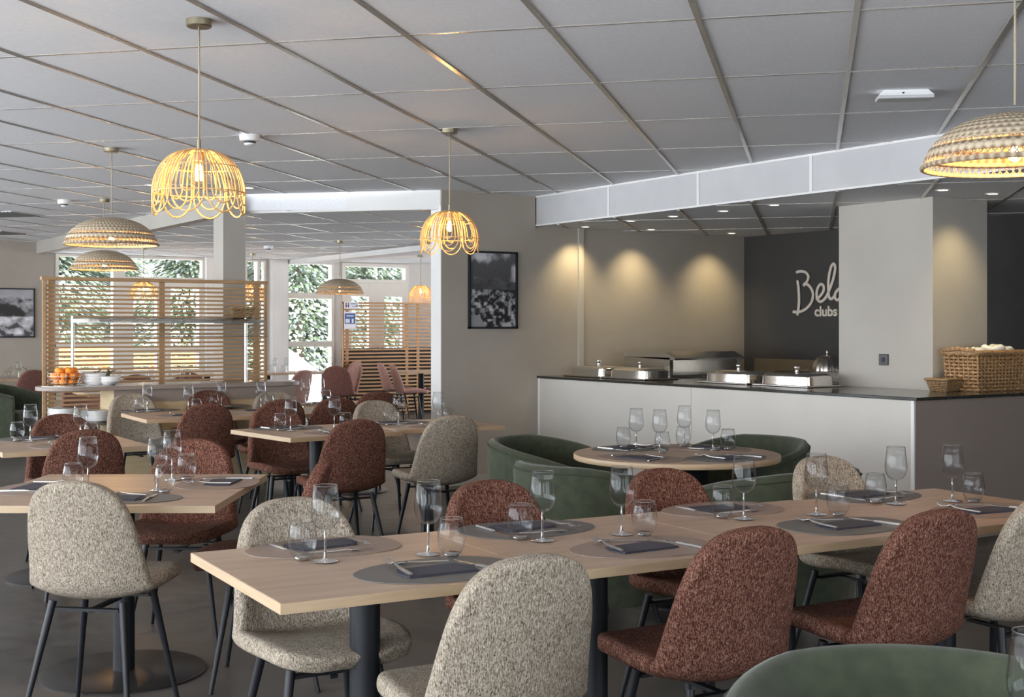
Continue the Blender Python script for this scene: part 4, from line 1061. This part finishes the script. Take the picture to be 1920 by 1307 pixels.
# tangerines in a wire basket, bowls, plates
q = bl(100, 9.6); QX = max(q.x, -Lh+.22)
wb = thing('wire_basket', 'round wire basket holding tangerines at the buffet end', 'basket', on_buffet(QX, -.05, GT+.001))
mb = MB()
for k, (r, zz) in enumerate(((.095, .002), (.115, .025), (.128, .05), (.137, .075), (.142, .10))): mb.tube([(r*cos(2*pi*i/32), r*sin(2*pi*i/32), zz) for i in range(32)], .002, 5, True)
for k in range(14): a = 2*pi*k/14; mb.tube([(r*cos(a), r*sin(a), zz) for r, zz in ((.095, .002), (.115, .025), (.128, .05), (.137, .075), (.142, .10))], .0016, 5)
mb.build('wire_frame', M['chrome'], wb, smooth=True)
om = MB().lathe([(0, .0)]+[(.033*sin(pi*k/12), .028-.028*cos(pi*k/12)) for k in range(1, 12)]+[(0.002, .054)], 18); first = None
n_ = 0
for lay, (rr, cnt, zz) in enumerate(((.066, 6, .006), (0, 1, .006), (.088, 8, .05), (.032, 3, .048), (.06, 5, .092))):
    for k in range(cnt):
        a = 2*pi*k/cnt+lay*.6; p = wb.location+Vector((rr*cos(a), rr*sin(a), zz))
        if first is None: first = tag(om.build('tangerine', M['orange'], smooth=True), 'small orange tangerine piled in the wire basket', 'tangerine', 'tangerines in the wire basket'); o = first
        else: o = first.copy(); COL.objects.link(o)
        o.location = p
lf = MB()
for k in range(46):
    a = random.random()*2*pi; r = random.random()*.09; c = Vector((r*cos(a), r*sin(a), .02+random.random()*.08)); s = .02+.02*random.random(); d1 = Vector((random.uniform(-1, 1), random.uniform(-1, 1), random.uniform(-.2, 1))).normalized()*s; d2 = d1.orthogonal().normalized()*s*.35
    lf.add([c-d1, c-d2, c+d1, c+d2], [(0, 1, 2, 3)])
tag(lf.build('dried_greenery', M['leafy'], loc=on_buffet(QX+.34, .1, GT+.005)), 'small heap of dark dried leaves behind the white bowls', 'greenery')
def bowl(r, h): return MB().lathe([(r*.45, 0), (r*.5, .002), (r*.85, h*.5), (r, h), (r-.006, h), (r*.82, h*.5), (r*.42, .008), (0, .007)], 40)
b_ = None
for i, (dx, dy, dz_, r) in enumerate(((.22, -.06, 0, .1), (.22, -.06, .022, .1), (.22, -.06, .044, .1), (.33, -.1, 0, .095), (.33, -.1, .022, .095))):
    if b_ is None: b_ = tag(bowl(.1, .05).build('white_bowl', M['porcelain'], smooth=True), 'x', 'bowl'); o = b_
    else: o = b_.copy(); COL.objects.link(o)
    o.location = on_buffet(QX+dx, dy, GT+.001+dz_); s = r/.1; o.scale = (s, s, s)
    o['label'] = ['white porcelain bowl at the bottom of the left stack by the tangerines', 'white porcelain bowl in the middle of the left stack by the tangerines', 'white porcelain bowl on top of the left stack by the tangerines', 'white porcelain bowl at the bottom of the stack by the guard post', 'white porcelain bowl on top of the stack by the guard post'][i]
pl = None
def plate(r): return MB().lathe([(r*.6, 0), (r*.62, .002), (r, .016), (r, .019), (r*.6, .006), (0, .005)], 40)
ps = ('lower left stack', 'lower right stack')
for s_, (dx, n, r) in enumerate(((.0, 9, .12), (.26, 7, .13))):
    for k in range(n):
        if pl is None: pl = tag(plate(.12).build('white_plate', M['porcelain'], smooth=True), 'x', 'plate'); o = pl
        else: o = pl.copy(); COL.objects.link(o)
        o.location = on_buffet(-Lh+.2+dx, -.05, .641+.0125*k); o.scale = (r/.12,)*2+(1,)
        o['label'] = 'white plate in the %s stack on the shelf under the buffet top' % ('left', 'right')[s_]; o['group'] = 'plates in the %s shelf stack' % ('left', 'right')[s_]
sm = MB().box(-.1, .1, -.07, .07, 0, .004).build('serving_slate', M['porcelain'], loc=on_buffet(g0.x+.16, -.1, GT+.001), rot=rz(-33)+.3, bevel=.001); tag(sm, 'flat white dish at the foot of the sneeze guard post', 'dish')

# ================================================================= PENDANT LAMPS
def common(t, drop, cr=.05):
    MB().lathe([(0, 0), (cr, 0), (cr, -.026), (cr-.004, -.03), (0, -.03)], 28).build('ceiling_rose', M['brass'], t, smooth=True, angle=35, loc=(0, 0, drop))
    MB().tube([(0, 0, drop-.03), (.001, 0, drop*.5), (0, 0, .03)], .0042, 8).build('cord', M['cord'], t, smooth=True)
    MB().lathe([(.0, .035), (.007, .034), (.008, 0), (.021, -.012), (.021, -.05), (.0, -.051)], 16).build('lamp_holder', M['brass'], t, smooth=True, angle=40)
    b = MB().lathe([(.012, -.05), (.018, -.06), (.038, -.085), (.044, -.108), (.038, -.132), (.02, -.146), (.001, -.15)], 24).build('bulb', M['bulb_glass'], t, smooth=True)
    mb = MB()
    for k in range(4): a = pi/2*k; mb.tube([(.006*cos(a), .006*sin(a), -.065), (.011*cos(a), .011*sin(a), -.1), (.006*cos(a), .006*sin(a), -.125)], .0016, 5)
    mb.build('filament', M['filament'], b)
LW = 8.0
def bulb_light(t, e, drop):
    l = bpy.data.lights.new('bulb_glow', 'POINT'); l.energy = e; l.color = (1, .56, .2); l.shadow_soft_size = .025
    o = bpy.data.objects.new('bulb_glow', l); COL.objects.link(o); o.location = t.location+Vector((0, 0, -.105)); return o
def scallop(px, d, ztop, zc, label, e=LW, R=.178, rot=0.2):
    p = WD(px, d, ztop); t = thing('rattan_pendant', label, 'pendant lamp', p); common(t, zc-ztop)
    NP = 8; mb = MB(); H = .165
    def surf(th, u):                            # u 0 at the crown, 1 at the lower ring
        r = .045+(R-.045)*sin(min(u, 1)*pi/2*1.0)**.8 if u < 1 else R-.004*(u-1)
        z = -.012-H*(1-cos(min(u, 1)*pi/2))**.85*1.0-max(0, u-1)*.20
        return (r*cos(th), r*sin(th), z)
    for k in range(NP):
        c = rot+2*pi*k/NP
        for w, ub, r in ((.47, 1.42, .0037), (.33, 1.24, .0033), (.19, 1.04, .0031)):
            W_ = 2*pi/NP*w; pts = []; us = ub-.42*w/.47
            for i in range(15): u = us*i/14; s = W_*(.82+.18*min(1, u*1.2)); pts.append(surf(c-s, max(.02, u)))
            for i in range(1, 12): a = pi*i/12; pts.append(surf(c-W_*cos(a), us+(ub-us)*sin(a)))
            for i in range(14, -1, -1): u = us*i/14; s = W_*(.82+.18*min(1, u*1.2)); pts.append(surf(c+s, max(.02, u)))
            mb.tube(pts, r, 6)
    sh = mb.build('scalloped_shade', M['rattan'], t, smooth=True)
    mb = MB()
    for u, r in ((.02, .006), (.52, .0028), (.99, .003), (.80, .0)):
        if r: mb.tube([surf(2*pi*i/48, u) for i in range(48)], r, 6, True)
    mb.lathe([(.0, -.01), (.045, -.01), (.047, -.016), (.0, -.016)], 24)
    mb.build('binding_rings', M['rattan'], t, smooth=True)
    bulb_light(t, e, 0); return t
def dome(px, d, ztop, zc, label, e=14, R=.305, H=.19):
    p = WD(px, d, ztop); t = thing('woven_pendant', label, 'pendant lamp', p); common(t, zc-ztop)
    def pr(u): return (.02+(R-.02)*sin(u*pi/2)**.85, -H*(1-cos(u*pi/2))**.9)
    def band(u0, u1, n, name, th=.007):
        P = [pr(u0+(u1-u0)*i/n) for i in range(n+1)]
        MB().lathe(P+[(r-th*.7, z-th) for r, z in P][::-1], 72, closed=True).build(name, M['weave'], t, smooth=True)
    band(0.0, .66, 12, 'woven_crown'); band(.72, .83, 3, 'woven_band')
    for u0, u1, n in ((.66, .72, 84), (.83, .94, 84)):
        mb = MB()
        for k in range(n):
            a0 = 2*pi*k/n; a1 = a0+2*pi/n*1.02
            for x, y in ((a0, a1), (a1, a0)):
                r0, z0 = pr(u0-.004); r1, z1 = pr(u1+.006); mb.tube([(r0*cos(x), r0*sin(x), z0-.003), (r1*cos(y), r1*sin(y), z1-.003)], .0021, 4)
        mb.build('openwork_band', M['weave'], t)
    r, z = pr(.955); MB().tube([(r*cos(2*pi*i/72), r*sin(2*pi*i/72), z) for i in range(72)], .009, 8, True).build('rim', M['weave'], t, smooth=True)
    for k in t.children:
        if k.name.startswith('bulb') or k.name.startswith('lamp_holder'): k.location.z = -.035
    o = bulb_light(t, e, 0); o.location.z -= .035; return t
scallop(373, 4.99, 2.112, ZC, 'large scalloped rattan pendant nearest to us, upper left')
scallop(843, 7.75, 2.122, ZC, 'scalloped rattan pendant left of the village photograph')
scallop(789, 18.7, 2.03, ZL, 'scalloped rattan pendant above the far slatted screen', e=8)
scallop(269, 17.0, 2.02, ZL, 'scalloped rattan pendant glowing through the slats, left of centre', e=8)
scallop(473, 18.3, 2.03, ZL, 'scalloped rattan pendant glowing at the right end of the slats', e=8)
dome(209, 8.56, 2.145, ZC, 'woven dome pendant in front of the wide window, nearer of two')
dome(195, 12.03, 2.135, ZC, 'smaller-looking woven dome pendant below the nearer woven one', e=12)
dome(1903, 4.36, 2.142, ZC, 'woven dome pendant cropped by the right edge')
dome(637, 15.6, 2.0, ZL, 'woven dome pendant before the tall window', e=8, R=.29)
